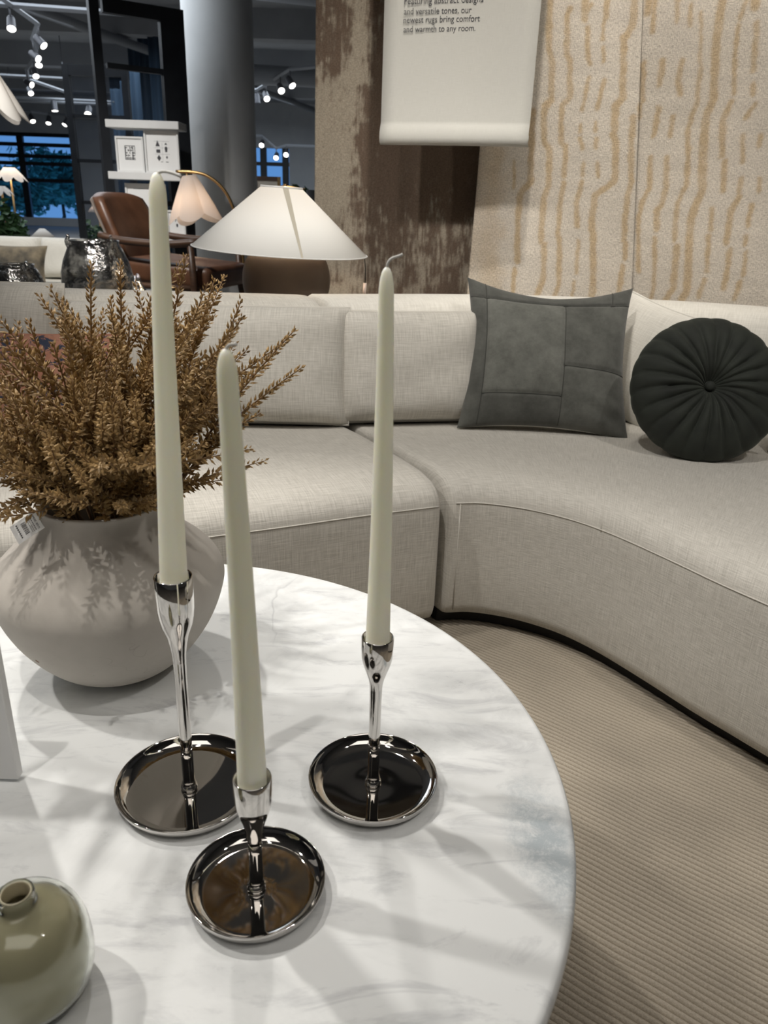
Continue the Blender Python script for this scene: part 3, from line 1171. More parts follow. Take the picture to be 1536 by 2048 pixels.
def hang_rug(name, label, left, right, z0, z1, t, colorfn, mt, wave, step=.005, thick=.012):
    """left(z), right(z): edges along the wall; colorfn(S, Z) -> (n, 3)"""
    nz = int((z1 - z0) / step)
    zs = np.linspace(z0, z1, nz + 1)
    nx = int((right(z0) - left(z0)) / step)
    u = np.linspace(0, 1, nx + 1)
    Z, U = np.meshgrid(zs, u, indexing='ij')
    L = np.array([left(z) for z in zs])[:, None]
    Rr = np.array([right(z) for z in zs])[:, None]
    S = L + (Rr - L) * U
    T = t + wave(S, Z)
    P = np.array(WO)[None, None, :] + S[..., None] * np.array(WA) + T[..., None] * np.array(WN)
    P[..., 2] = Z
    v = P.reshape(-1, 3)
    idx = np.arange((nz + 1) * (nx + 1)).reshape(nz + 1, nx + 1)
    f = np.stack([idx[:-1, :-1], idx[:-1, 1:], idx[1:, 1:], idx[1:, :-1]], -1).reshape(-1, 4)
    # folded-back rim so that the rug has a thickness
    rim = np.concatenate([idx[0, :], idx[1:, -1], idx[-1, ::-1][1:], idx[::-1, 0][1:-1]])
    back = v[rim] - np.array(WN) * thick
    k = len(v)
    n = len(rim)
    rf = [(int(rim[i]), k + i, k + (i + 1) % n, int(rim[(i + 1) % n])) for i in range(n)]
    v2 = np.vstack([v, back])
    uv = np.vstack([np.stack([S.ravel(), Z.ravel()], 1), np.stack([S.ravel(), Z.ravel()], 1)[rim]])
    me = pydata(name, v2, [tuple(int(a) for a in q) for q in f] + rf, uv)
    c = colorfn(S.ravel(), Z.ravel())
    c = np.vstack([c, c[rim]])
    ca = me.color_attributes.new('Col', 'FLOAT_COLOR', 'POINT')
    ca.data.foreach_set('color', np.hstack([c, np.ones((len(c), 1))]).astype(np.float32).ravel())
    o = thing(name, label, 'rug', wall_pt((left(z0) + right(z0)) / 2, z0, t), group='rugs hanging on display')
    b = link('pile', me, mt, o)
    b.matrix_parent_inverse = Matrix.Translation(-Vector(o.location))
    # hanging clips at the top
    for k in range(3):
        s = left(z1) + (right(z1) - left(z1)) * (.15 + .35 * k)
        cl = box('clip', .04, .05, .06, M['lamp_metal'], o, rot=(0, 0, WYAW), z0=False)
        cl.location = wall_pt(s, z1 + .01, t - .01) - Vector(o.location)
    return o


def to_px(S, Z, t):
    P = np.array(WO)[None, :] + S[:, None] * np.array(WA) + t * np.array(WN)
    X, Y, Zz = P[:, 0], P[:, 1], Z - H
    a = Y * math.cos(TH) - Zz * math.sin(TH)
    uu = X / a
    vv = -(Y * math.sin(TH) + Zz * math.cos(TH)) / a
    return 768 + F * (c_ * uu - s_ * vv), 1024 + F * (s_ * uu + c_ * vv)


def rug1_col(S, Z):
    x, y = to_px(S, Z, .04)          # layout of pattern and painted sign shadow, in the rug's plane
    wx = x + 26 * (fbm(x * .02, y * .03, 3) - .5) + 10 * (fbm(x * .12, y * .05, 2) - .5)
    wy = y + 90 * (fbm(x * .05 + 9, y * .02, 3) - .5)
    def reg(x0, x1, y0, y1, sx=6, sy=14):
        sg = lambda q: 1 / (1 + np.exp(-np.clip(q, -30, 30)))
        return sg((wx - x0) / sx) * sg((x1 - wx) / sx) * sg((wy - y0) / sy) * sg((y1 - wy) / sy)
    b = np.full_like(x, .47)
    b -= .42 * reg(600, 708, 152, 410)
    b += .28 * reg(600, 702, -60, 152)
    b -= .30 * reg(702, 738, -100, 180)
    b += .36 * reg(738, 900, -100, 330)
    b += .22 * reg(718, 775, 180, 620)
    b += .46 * reg(768, 1000, 270, 432)  # brown pattern darkened further by the cloth sign's painted cast shadow
    b += .10 * reg(760, 1000, 432, 640)
    b -= .12 * reg(640, 730, 410, 640)
    st = fbm(x * .22, y * .022, 4)
    st2 = fbm(x * .5, y * .05, 3)
    bl = fbm(x * .045 + 3, y * .05 + 7, 4)
    b = b + .75 * (st - .5) + .5 * (st2 - .5) + .7 * (bl - .5)
    k = 1 / (1 + np.exp(-(b - .5) / .075))
    lite = np.array([.335, .290, .225])
    dark = np.array([.120, .082, .056])
    c = lite + (dark - lite) * k[:, None]
    return c * (0.86 + .28 * fbm(x * .6, y * .1, 2))[:, None]


STROKES = [
    (28, [(490, -60), (480, 90), (480, 250), (495, 300), (490, 480), (455, 520), (455, 680), (480, 730), (475, 900), (450, 960), (440, 1170), (455, 1180), (450, 1350), (415, 1440), (410, 1560)]),
    (24, [(580, 40), (565, 90), (565, 260), (580, 300), (580, 470), (540, 510), (535, 690), (560, 710), (550, 850)]), (24, [(550, 885), (530, 1000), (520, 1140), (530, 1160), (525, 1380), (505, 1430), (500, 1560)]),
    (20, [(680, 20), (655, 70)]), (20, [(665, 130), (665, 260), (675, 310)]), (18, [(670, 380), (640, 530)]), (15, [(630, 600), (628, 640)]), (18, [(630, 670), (640, 720)]),
    (18, [(645, 790), (640, 850)]), (26, [(635, 885), (610, 980), (615, 1090)]), (18, [(620, 1160), (610, 1320)]), (16, [(600, 1360), (590, 1440)]),
    (16, [(755, -40), (745, 100), (738, 190)]), (16, [(740, 230), (740, 300)]), (20, [(745, 390), (710, 520)]), (15, [(705, 590), (703, 630)]), (20, [(708, 670), (705, 710)]), (20, [(715, 790), (715, 850)]),
    (30, [(890, -40), (890, 60), (880, 120), (840, 180), (835, 470), (800, 510), (790, 650), (800, 690), (795, 870), (760, 900), (700, 940), (685, 1060), (690, 1150), (690, 1400), (675, 1540)]),
    (26, [(885, 560), (875, 700), (875, 880), (855, 960), (838, 1160)]), (24, [(848, 1175), (845, 1250)]), (26, [(835, 1290), (820, 1400), (800, 1500)]),
    (28, [(400, 540), (395, 690), (390, 880), (340, 940), (330, 1040), (325, 1190), (330, 1260)]), (22, [(315, 1300), (305, 1430)]), (14, [(312, 780), (310, 900)]),
    (24, [(935, 300), (930, 480)]), (20, [(920, 500), (915, 560)]), (20, [(990, -30), (980, 150)]), (26, [(1030, 290), (1015, 400)]), (26, [(1010, 520), (985, 650)]),
    (22, [(970, 760), (965, 910), (930, 970), (910, 1060), (910, 1310)]), (18, [(1100, 20), (1095, 100)]), (24, [(1125, 290), (1105, 380), (1115, 450)]), (22, [(1080, 560), (1065, 650)]),
    (26, [(1050, 760), (1045, 900), (1025, 990), (1000, 1020), (1000, 1110)]), (22, [(990, 1150), (990, 1230), (985, 1380), (975, 1440)]),
    (16, [(1165, 20), (1160, 120)]), (22, [(1210, 330), (1195, 500), (1170, 560), (1150, 640), (1155, 740), (1145, 890), (1100, 980), (1085, 1160)]), (30, [(1095, 1190), (1080, 1390), (1040, 1450)]),
    (34, [(1320, -40), (1300, 100), (1285, 200), (1275, 470), (1240, 560), (1225, 740), (1220, 920), (1190, 990), (1165, 1060), (1155, 1190), (1145, 1400), (1120, 1450), (1110, 1560)]),
    (14, [(1215, 60), (1210, 320)]), (18, [(1390, 120), (1375, 270)]), (20, [(1375, 290), (1370, 450)]), (26, [(1360, 490), (1320, 580), (1315, 750)]), (24, [(1330, 780), (1320, 920)]),
    (22, [(1265, 1010), (1260, 1110)]), (22, [(1250, 1140), (1240, 1310)]), (24, [(1230, 1350), (1200, 1430)]), (18, [(1430, -40), (1430, 0), (1400, 90)]),
    (22, [(1480, 110), (1465, 340)]), (22, [(1465, 410), (1465, 450)]), (20, [(1475, 500), (1430, 570)]), (22, [(1415, 660), (1415, 780)]), (20, [(1410, 860), (1400, 930)]),
    (28, [(1400, 950), (1360, 1010), (1335, 1170)]), (26, [(1350, 1210), (1335, 1320), (1320, 1390)]), (24, [(1500, 660), (1495, 700)]), (20, [(1500, 860), (1495, 920)]),
    (24, [(1460, 990), (1440, 1090)]), (20, [(1430, 1140), (1425, 1180)]), (20, [(1430, 1220), (1415, 1330)]), (24, [(1400, 1360), (1375, 1440)])]


def tan_rug_col(t):
    segs = []
    for w, pl in STROKES:
        q = [on_wall(900 + a / 2.415, b / 2.415, t) for a, b in pl]
        hw = w / 2.415 * .00195 / 2
        for a, b in zip(q[:-1], q[1:]):
            for dz in (0, 1.02):
                for ds in (0, .585, 1.17):
                    if ds and a[0] < 1.2:
                        continue
                    segs.append((a[0] + dz * .06 + ds, a[1] + dz, b[0] + dz * .06 + ds, b[1] + dz, hw))

    def fn(S, Z):
        x, y = to_px(S, Z, t)
        s2 = S + .008 * (fbm(S * 60, Z * 60, 2) - .5)
        z2 = Z + .012 * (fbm(S * 50 + 5, Z * 50, 2) - .5)
        m = np.zeros_like(S)
        for ax, az, bx, bz, hw in segs:
            sel = (z2 > min(az, bz) - .03) & (z2 < max(az, bz) + .03) & (s2 > min(ax, bx) - .04) & (s2 < max(ax, bx) + .04)
            if not sel.any():
                continue
            px, pz = s2[sel], z2[sel]
            dx, dz = bx - ax, bz - az
            k = np.clip(((px - ax) * dx + (pz - az) * dz) / (dx * dx + dz * dz + 1e-9), 0, 1)
            d = np.hypot(px - ax - k * dx, pz - az - k * dz)
            val = 1 / (1 + np.exp(np.clip((d - hw) / .0016, -30, 30)))
            m[sel] = np.maximum(m[sel], val)
        # the washed tan border down the left edge of the nearer rug
        wash = 1 / (1 + np.exp((x - 1005 + 24 * (fbm(S * 22, Z * 22, 3) - .5) * 2) / 6))
        wash = wash * np.clip((y - 200) / 60, 0, 1) * (.35 + .9 * np.clip(fbm(S * 14 + 3, Z * 9, 4) - .25, 0, 1))
        m = np.clip(m * (.72 + .5 * fbm(S * 30, Z * 30, 3)) + wash * .8, 0, 1)
        base = np.array([.62, .565, .485])
        tan = np.array([.50, .385, .245])
        c = base + (tan - base) * m[:, None]
        return c * (.90 + .2 * fbm(S * 12, Z * 40, 3))[:, None]
    return fn


def lin(pa, pb, t):
    (s0, z0), (s1, z1) = on_wall(*pa, t), on_wall(*pb, t)
    return lambda z: s0 + (s1 - s0) * (z - z0) / (z1 - z0)


M['rug_brown'] = rug_mat('brown_rug_pile', .8)
M['rug_tan'] = rug_mat('tan_rug_pile', 1.3)
hang_rug('hanging_rug', 'distressed brown and beige rug hanging left, behind the lamp and sign', lin((632, 0), (629, 580), .05), lambda z: on_wall(1010, 300, .05)[0], .12, 2.7, .05,
         rug1_col, M['rug_brown'], lambda S, Z: .006 * np.sin(S * 9 + Z * 1.5))
hang_rug('hanging_rug', 'cream rug with tan dashes hanging in the middle, below the cloth sign', lin((962, 270), (934, 590), .13), lin((1286, 0), (1263, 600), .13), .10, 2.7, .13,
         tan_rug_col(.13), M['rug_tan'], lambda S, Z: .012 * np.sin(S * 7 + 1 + Z) + .006 * np.sin(Z * 7 + S * 4) + .006 * np.sin(S * 21 + Z * 3))
hang_rug('hanging_rug', 'cream rug with tan dashes hanging at the right edge', lambda z: on_wall(1236, 300, .07)[0], lambda z: on_wall(1236, 300, .07)[0] + 1.25, .10, 2.7, .07,
         tan_rug_col(.08), M['rug_tan'], lambda S, Z: .012 * np.sin(S * 6 + 2.6 + .8 * Z) + .012 * np.sin(Z * 6.5 + S * 2) + .004 * np.sin(S * 17))
rail = tube('rug_rail', [wall_pt(.0, 2.74, .06), wall_pt(3.0, 2.74, .06)], .012, M['lamp_metal'], None, 10)
tag(rail, 'dark metal rail on the display wall that carries the hanging rugs', 'rail')

# ------------------------------------------------------------------ cloth sign
BT = .36
bl, bz = on_wall(761, 290, BT)
br, bz2 = on_wall(1056, 290, BT)
bz = (bz + bz2) / 2
bw = br - bl
ban = thing('cloth_sign', 'off-white cloth sign with dark printed lines hanging before the rugs', 'sign', wall_pt((bl + br) / 2, bz, BT), (0, 0, WYAW))
M['banner'] = linen('banner_cloth', (.46, .455, .42), (.505, .50, .465), 'UV', 1.2, .15)
v, f, uv = [], [], []
zz = [0, .004, .010, .020, .035, .050, .060, .066, .072, .2, .4, .6, .8, 1.0]
yy = [.000, -.012, -.017, -.019, -.018, -.012, -.007, -.004, -.003, -.001, 0, 0, 0, 0]
nx = 10
for z, y in zip(zz, yy):
    for i in range(nx + 1):
        a = i / nx - .5
        v.append((a * bw, y - .004 * math.cos(a * 5), z)); uv.append((a * bw, z))
n1 = nx + 1
for k in range(len(zz) - 1):
    for i in range(nx):
        f.append((k * n1 + i, k * n1 + i + 1, (k + 1) * n1 + i + 1, (k + 1) * n1 + i))
cloth = link('cloth', pydata('cloth', v, f, uv), M['banner'], ban)
so = cloth.modifiers.new('thickness', 'SOLIDIFY')
so.thickness = .0025
so.offset = 1
tube('bottom_rod', [(-bw / 2, -.006, .022), (bw / 2, -.006, .022)], .010, M['banner'], ban, 12)
tube('top_rod', [(-bw / 2 - .02, 0, 1.0), (bw / 2 + .02, 0, 1.0)], .010, M['dark_wood'], ban, 12)
for s in (-1, 1):
    tube('hanging_cord', [(s * bw * .45, 0, 1.0), (s * bw * .45, 0, ZC - bz)], .0015, M['lamp_metal'], ban, 5)
for body, pl, pr in (('Featuring abstract designs', (809, 9), (967, 1)), ('and versatile tones, our', (808, 29.5), (943, 22.5)), ('newest rugs bring comfort', (807, 46.5), (960, 38)), ('and warmth to any room.', (807, 65), (951, 58))):
    s0, z0 = on_wall(*pl, BT + .006)
    s1, _ = on_wall(*pr, BT + .006)
    me = text_mesh(body, .1)
    xs = [q.co.x for q in me.vertices]
    k = (s1 - s0) / (max(xs) - min(xs))
    for q in me.vertices:
        q.co.x = (q.co.x - min(xs)) * k
        q.co.y *= k * 1.12
    o = link('printed_text', me, M['ink'], ban, (s0 - (bl + br) / 2, -.0075, z0 - bz), False)
    o.rotation_euler = (R(90), 0, 0)

# ------------------------------------------------------------------ ribbed floor rug
def floor_rug():
    ang = R(-36)
    d = Vector((math.cos(ang), math.sin(ang), 0))
    nrm = Vector((-d.y, d.x, 0))
    ctr = Vector((.42, 1.0, 0))
    L, W, pitch, sub = 2.6, 2.36, .0112, 4
    nu, nw = 90, int(W / pitch) * sub
    U, V = np.meshgrid(np.linspace(-L / 2, L / 2, nu + 1), np.linspace(-W / 2, W / 2, nw + 1), indexing='ij')
    off = .012 * (fbm(U * 3, V * 3, 3) - .5) + .004 * (fbm(U * 16, V * 6, 2) - .5)
    V2 = V + off
    ph = (np.arange(nw + 1) % sub) / sub
    hz = .0105 + .0038 * np.sin(math.pi * ph)[None, :] ** .7 + .0016 * (fbm(U * 40, V * 40, 2) - .5)
    P = np.array(ctr)[None, None, :] + U[..., None] * np.array(d) + V2[..., None] * np.array(nrm)
    P[..., 2] = hz
    v = P.reshape(-1, 3)
    idx = np.arange((nu + 1) * (nw + 1)).reshape(nu + 1, nw + 1)
    f = np.stack([idx[:-1, :-1], idx[1:, :-1], idx[1:, 1:], idx[:-1, 1:]], -1).reshape(-1, 4)
    rim = np.concatenate([idx[0, :], idx[1:, -1], idx[-1, ::-1][1:], idx[::-1, 0][1:-1]])
    low = v[rim].copy(); low[:, 2] = .001
    k, n = len(v), len(rim)
    rf = [(int(rim[i]), int(rim[(i + 1) % n]), k + (i + 1) % n, k + i) for i in range(n)]
    uv = np.vstack([np.stack([U.ravel(), V.ravel()], 1), np.stack([U.ravel(), V.ravel()], 1)[rim]])
    me = pydata('area_rug', np.vstack([v, low]), [tuple(int(a) for a in q) for q in f] + rf, uv)
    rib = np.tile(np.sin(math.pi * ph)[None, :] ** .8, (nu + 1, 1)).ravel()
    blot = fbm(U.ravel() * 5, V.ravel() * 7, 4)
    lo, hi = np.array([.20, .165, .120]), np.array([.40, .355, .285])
    c = lo + (hi - lo) * rib[:, None]  # groove shade between the ribs put into the colour
    c = c * (.72 + .56 * blot)[:, None]  # light and dark pile-direction shading painted as random patches
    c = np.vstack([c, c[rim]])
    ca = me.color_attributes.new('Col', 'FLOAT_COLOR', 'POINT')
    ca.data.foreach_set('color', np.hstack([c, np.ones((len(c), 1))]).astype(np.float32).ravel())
    mt = principled('ribbed_rug', (.3, .25, .2), .95)
    q = N(mt)
    at = q.n('ShaderNodeVertexColor', layer_name='Col')
    h = q.noise(q.coords('UV', (300, 500, 1)), 1, 3, .7)
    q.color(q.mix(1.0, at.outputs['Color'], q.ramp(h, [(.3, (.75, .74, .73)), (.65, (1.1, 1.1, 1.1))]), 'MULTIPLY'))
    q.bump(h, .5, .004)
    o = link('area_rug', me, mt, None)
    tag(o, 'beige ribbed area rug lying under the table and curved sofa', 'rug')


floor_rug()

# ------------------------------------------------------------------ console behind the sofa, lamp, mercury glass vases
CZ = .655
con = thing('console_table', 'narrow dark wooden console table hidden behind the sofa back', 'table', (-.98, 2.87, 0))
box('table_top', 1.62, .34, .03, M['dark_wood'], con, (0, 0, CZ - .03), bev=.003)
for sx in (-.76, .76):
    for sy in (-.13, .13):
        box('leg', .045, .045, CZ - .03, M['dark_wood'], con, (sx, sy, 0), bev=.003)

LY = 2.86
rl, rr_ = atY(387, 487, LY), atY(734, 514, LY)
tl_, tr_ = atY(530, 373, LY), atY(611, 378, LY)
rc, tcn = (rl + rr_) / 2, (tl_ + tr_) / 2
shR, shr, shH = (rr_ - rl).length / 2, (tr_ - tl_).length / 2, (tcn - rc).length
lamp = thing('table_lamp', 'table lamp with wide white conical shade and round brown base', 'lamp', (rc.x + .02, LY, CZ))
mt = principled('lit_linen_shade', (.86, .86, .83), .9, 0)
q = N(mt)
tr = q.n('ShaderNodeBsdfTranslucent')
tr.inputs['Color'].default_value = (.80, .72, .60, 1)
mx = q.n('ShaderNodeMixShader')
mx.inputs[0].default_value = .15
out = q.t.nodes['Material Output']
q.l(q.b.outputs[0], mx.inputs[1]); q.l(tr.outputs[0], mx.inputs[2]); q.l(mx.outputs[0], out.inputs['Surface'])
M['shade'] = mt
sh = link('lamp_shade', lathe([(shR, 0), (shr, shH)], 96), M['shade'], lamp, rc - Vector(lamp.location))
so = sh.modifiers.new('thickness', 'SOLIDIFY'); so.thickness = .002
sh.rotation_euler = (R(0.5), math.atan2(rl.z - rr_.z, rr_.x - rl.x), 0)
tube('shade_trim', [(shR * math.cos(a), shR * math.sin(a), 0) for a in np.linspace(0, 2 * math.pi, 73)], .0022, M['white_paint'], sh, 6)
tube('shade_trim', [(shr * math.cos(a), shr * math.sin(a), shH) for a in np.linspace(0, 2 * math.pi, 49)], .004, M['white_paint'], sh, 6)
a0, a1 = R(-67), R(-73)
v = []
for a, rad, z in ((R(-64), shr, shH), (R(-80), shr, shH), (R(-69.6), shR, 0), (R(-68.4), shR, 0)):
    v.append(((rad + .0015) * math.cos(a), (rad + .0015) * math.sin(a), z))
M['shade_seam'] = principled('shade_seam_tape', (.42, .39, .32), .9)
link('shade_seam', pydata('shade_seam', v, [(0, 1, 2, 3)]), M['shade_seam'], sh)
M['brown_ceramic'] = noisy('brown_ceramic', (.14, .105, .083), (.18, .138, .112), 5, .5)
bodyR = (atY(652, 550, LY) - atY(478, 550, LY)).length / 2
bpz = [(0, 0), (.075, 0), (.10, .01), (bodyR * .86, .045), (bodyR * .97, .09), (bodyR, .130), (bodyR * .965, .172), (bodyR * .86, .208), (bodyR * .62, .238), (.06, .256), (.022, .275), (.018, .30), (.018, .34), (0, .34)]
link('lamp_body', lathe([(0, 0)] + [(max(a, .001), b) for a, b in [tuple(x) for x in spline(bpz[1:-1], 50)]] + [(0, .34)], 64), M['brown_ceramic'], lamp)
tube('socket_stem', [(0, 0, .33), (0, 0, .445)], .006, M['brass'], lamp, 8)
for k in range(3):
    an = R(120 * k + 20)
    tube('shade_spider', [(0, 0, .44), (shr * math.cos(an), shr * math.sin(an), .432)], .002, M['brass'], lamp, 5)
M['bulb'] = principled('lamp_bulb', (1, .9, .75), .4, 0, Emission_Color=(1, .80, .55, 1), Emission_Strength=5.0)
link('bulb', lathe([(0, -.03), (.015, -.025), (.028, 0), (.026, .02), (.012, .036), (0, .038)], 20), M['bulb'], lamp, (0, 0, .40))
tube('pull_cord', [atY(729, 514, LY) - Vector(lamp.location), atY(731, 540, LY) - Vector(lamp.location), atY(730, 570, LY) - Vector(lamp.location)], .0022, M['black'], lamp, 6)
tube('cord_pull', [atY(730, 566, LY) - Vector(lamp.location), atY(728, 596, LY) - Vector(lamp.location)], .006, principled('pale_cord_pull', (.75, .62, .55), .6), lamp, 8)

mt = principled('mercury_glass', (.50, .49, .47), .07, 1.0)
q = N(mt)
nz = q.noise(q.coords('Object'), 9, 5, .7, 1.2)
q.color(q.ramp(nz, [(.30, (.40, .40, .40)), (.66, (.86, .85, .83))]))
q.b.inputs['Roughness'].default_value = .10
al_ = q.ramp(q.noise(q.coords('Object'), 15, 5, .7), [(.40, (.30, .30, .30)), (.62, (.95, .95, .95))])
q.l(al_, q.b.inputs['Alpha'])
q.bump(q.noise(q.coords('Object'), 26, 3), .6, .014)
M['mercury'] = mt


def mercury(label, px, pyt, half_px, Y, shape, lugs=True):
    top = atY(px, pyt, Y)
    r = (atY(px + half_px, pyt, Y) - top).length
    h = top.z - CZ
    o = thing('mercury_glass_vase', label, 'vase', (top.x, Y, CZ), group='mercury glass vases')
    pr = [(0, 0)] + [(a * r, b * h) for a, b in shape]
    neck = shape[-1]
    inner = [(max(a * r - .004, .001), b * h) for a, b in shape[::-1]]
    inner[-1] = (inner[-1][0], .006)
    link('body', lathe(pr + inner + [(0, .006)], 48), M['mercury'], o)
    if lugs:
        for k in range(2):
            a = R(-150 + 120 * k)
            rr = neck[0] * r
            pts = [(rr * .97, h * .90), (rr * 1.04, h * .96), (rr * 1.05, h * 1.0), (rr * 1.0, h * 1.04), (rr * 1.03, h * 1.075)]
            pts = [(p * math.cos(a), p * math.sin(a), z) for p, z in pts]
            tube('lug', [tuple(x) for x in spline(pts, 12)], [.010, .010, .010, .009, .009, .008, .007, .007, .006, .006, .005, .004], M['mercury'], o, 10)
    return o


BIG = [(.60, 0), (.82, .04), (.96, .2), (1.0, .38), (.97, .55), (.88, .72), (.74, .88), (.66, .96), (.68, 1.0)]
mercury('large dented mercury glass vase with curled lugs behind the sofa', 188, 480, 71, 2.84, BIG)
mercury('medium mercury glass bowl vase at the left edge behind the sofa', 28, 528, 56, 2.84, BIG)
mercury('smallest mercury glass vase, right of the large one', 270, 552, 26, 2.88, [(.8, 0), (1.0, .08), (1.0, .3), (.75, .62), (.4, .85), (.3, 1.0)])

# ------------------------------------------------------------------ column, glass partitions, shelves and prints
ccx = atY(441, 200, 8.5)
cr = (atY(509, 200, 8.5).x - atY(373, 200, 8.5).x) / 2
col_o = link('column', lathe([(0, 0), (cr, 0), (cr, ZC), (0, ZC)], 64), M['white_paint'], None, (ccx.x, 8.5, 0))
struct(col_o)

M['part_glass'] = principled('partition_glass', (.03, .04, .06), .03, 0, Alpha=.16)


def partition(name, label, xl, xr, yl, yr, wl, wr, zt, bars, bt):
    """black steel frame with glass panes standing on the floor"""
    o = thing(name, label, 'partition', ((xl + xr) / 2, (yl + yr) / 2, 0), (0, 0, math.atan2(yr - yl, xr - xl)), 'black framed glass partitions')
    W = math.hypot(xr - xl, yr - yl)
    box('post', wl, .07, zt, M['black_steel'], o, (-W / 2, 0, 0))
    box('post', wr, .07, zt, M['black_steel'], o, (W / 2, 0, 0))
    zs = [0.0] + list(bars) + [zt]
    for z in bars:
        box('crossbar', W - (wl + wr) / 2, .05, bt, M['black_steel'], o, (0, 0, z - bt / 2))
    box('crossbar', W - (wl + wr) / 2, .065, .10, M['black_steel'], o, (0, 0, zt - .10))
    for a, b in zip(zs[:-1], zs[1:]):
        box('pane', W - (wl + wr) / 2, .01, b - a - .02, M['part_glass'], o, ((wl - wr) / 4, 0, a + .01))
    return o


p1, p2 = atY(207, 250, 7.0), atY(354, 250, 7.35)
zt1 = atY(280, 4, 7.15).z
partition('glass_partition', 'tall black framed glass partition beside the white column', p1.x, p2.x, 7.0, 7.35, .075, .20, zt1,
          [atY(270, 405, 7.15).z, atY(270, 137, 7.15).z], .04)
p3, p4 = atY(149, 300, 9.2), atY(262, 300, 9.2)
zt2 = atY(165, 130, 9.2).z
partition('glass_partition', 'lower black framed glass partition left of the tall one', p3.x, p4.x, 9.2, 9.2, .065, .065, zt2,
          [atY(180, 405, 9.2).z, atY(180, 322, 9.2).z, atY(180, 233, 9.2).z], .035)
SY = 6.85


def shelf(label, xa, xb, py, pyb):
    a, b = atY(xa, py, SY - .1), atY(xb, py, SY - .1)
    zb = atY((xa + xb) / 2, pyb, SY - .1).z
    z1 = atY((xa + xb) / 2, py, SY - .1).z
    o = box('wall_shelf', b.x - a.x, .26, z1 - zb, M['white_paint'], None, ((a.x + b.x) / 2, SY, zb), bev=.004)
    tag(o, label, 'shelf', 'floating white shelves')
    return (a.x + b.x) / 2, z1


shelf('upper thick white floating shelf on the glass partition', 212, 358, 241, 257)
_, sz2 = shelf('lower white floating shelf carrying the two framed prints', 218, 362, 345, 360)
shelf('lowest white floating shelf behind the scalloped lamp, carrying posters', 240, 372, 474, 484)
SZ3 = atY(306, 474, SY - .1).z


def print_frame(label, xa, xb, pyt, zbot, shapes, y):
    a, b = atY(xa, pyt, y), atY(xb, pyt, y)
    h = a.z - zbot
    w = b.x - a.x
    o = thing('framed_print', label, 'picture', ((a.x + b.x) / 2, y, zbot), group='framed prints on the shelves')
    for sx in (-1, 1):
        box('frame_side', .014, .03, h, M['white_paint'], o, (sx * (w / 2 - .007), 0, 0))
    for zz_ in (0, h - .014):
        box('frame_side', w - .028, .03, .014, M['white_paint'], o, (0, 0, zz_))
    pp = box('print', w - .028, .012, h - .028, M['paper'], o, (0, .004, .014))
    vv, ff = [], []
    for sh in shapes:
        k = len(vv)
        vv += [(x * w, -.0065, zq * h - .014) for x, zq in sh]
        ff.append(tuple(range(k, k + len(sh))))
    link('printed_shapes', pydata('printed_shapes', vv, ff), M['ink'], pp, None, False)
    return o


def sq(x, z, w, h):
    return [(x - w, z - h), (x + w, z - h), (x + w, z + h), (x - w, z + h)]


def blob(x, z, r, n, k=1.3, a0=90):
    return [(x + r * math.cos(R(a0 + 360 * i / n)), z + k * r * math.sin(R(a0 + 360 * i / n))) for i in range(n)]


rb = random.Random(8)
glyph = []
for i in range(4):
    for j in range(5):
        x, z = -.13 + i * .088, .40 + j * .072
        if rb.random() < .55:
            glyph.append(sq(x, z, .036, .012))
        glyph.append(sq(x + rb.choice((-.03, .03)), z, .012, .034))
glyph += [sq(0, .36, .18, .010), sq(-.18, .55, .010, .20), sq(0, .74, .18, .010), sq(.17, .62, .010, .12)]
print_frame('small white framed print with one square black block pattern', 230, 286, 272, sz2, glyph, SY - .04)
icons = [blob(-.12, .68, .075, 3), sq(-.11, .52, .058, .04), blob(-.10, .36, .06, 4), blob(.12, .69, .05, 3, .7), blob(.12, .58, .045, 6), sq(.12, .52, .03, .02),
         blob(.13, .38, .03, 4), sq(.13, .27, .04, .008), sq(-.02, .27, .03, .006), sq(0, .60, .22, .002), sq(0, .45, .22, .002), sq(0, .75, .22, .002), sq(.01, .5, .002, .22)]
print_frame('larger white framed print with six small black shapes', 287, 356, 260, sz2, icons, SY - .05)
print_frame('blank white panel on the lowest shelf behind the leather chair', 250, 330, 366, SZ3, [sq(0, .9, .3, .004)], SY - .02)
scribble = [sq(-.05, .6 + .05 * k, .02 + .05 * (k % 2), .016) for k in range(6)] + [blob(.03, .45, .06, 5)]
print_frame('white poster with a black brush mark under the scalloped lamp', 333, 370, 420, SZ3, scribble, SY - .06)

# ------------------------------------------------------------------ leather armchair on its low platform
PZ = .20
struct(box('floor_platform', 2.08, 2.2, PZ, M['concrete'], None, (-.89, 5.9, 0)))
cp = atY(360, 470, 5.5)
ch = thing('leather_armchair', 'brown leather armchair with dark wooden frame behind the lamp', 'chair', (cp.x - .02, 5.5, PZ), (0, 0, R(-14)))


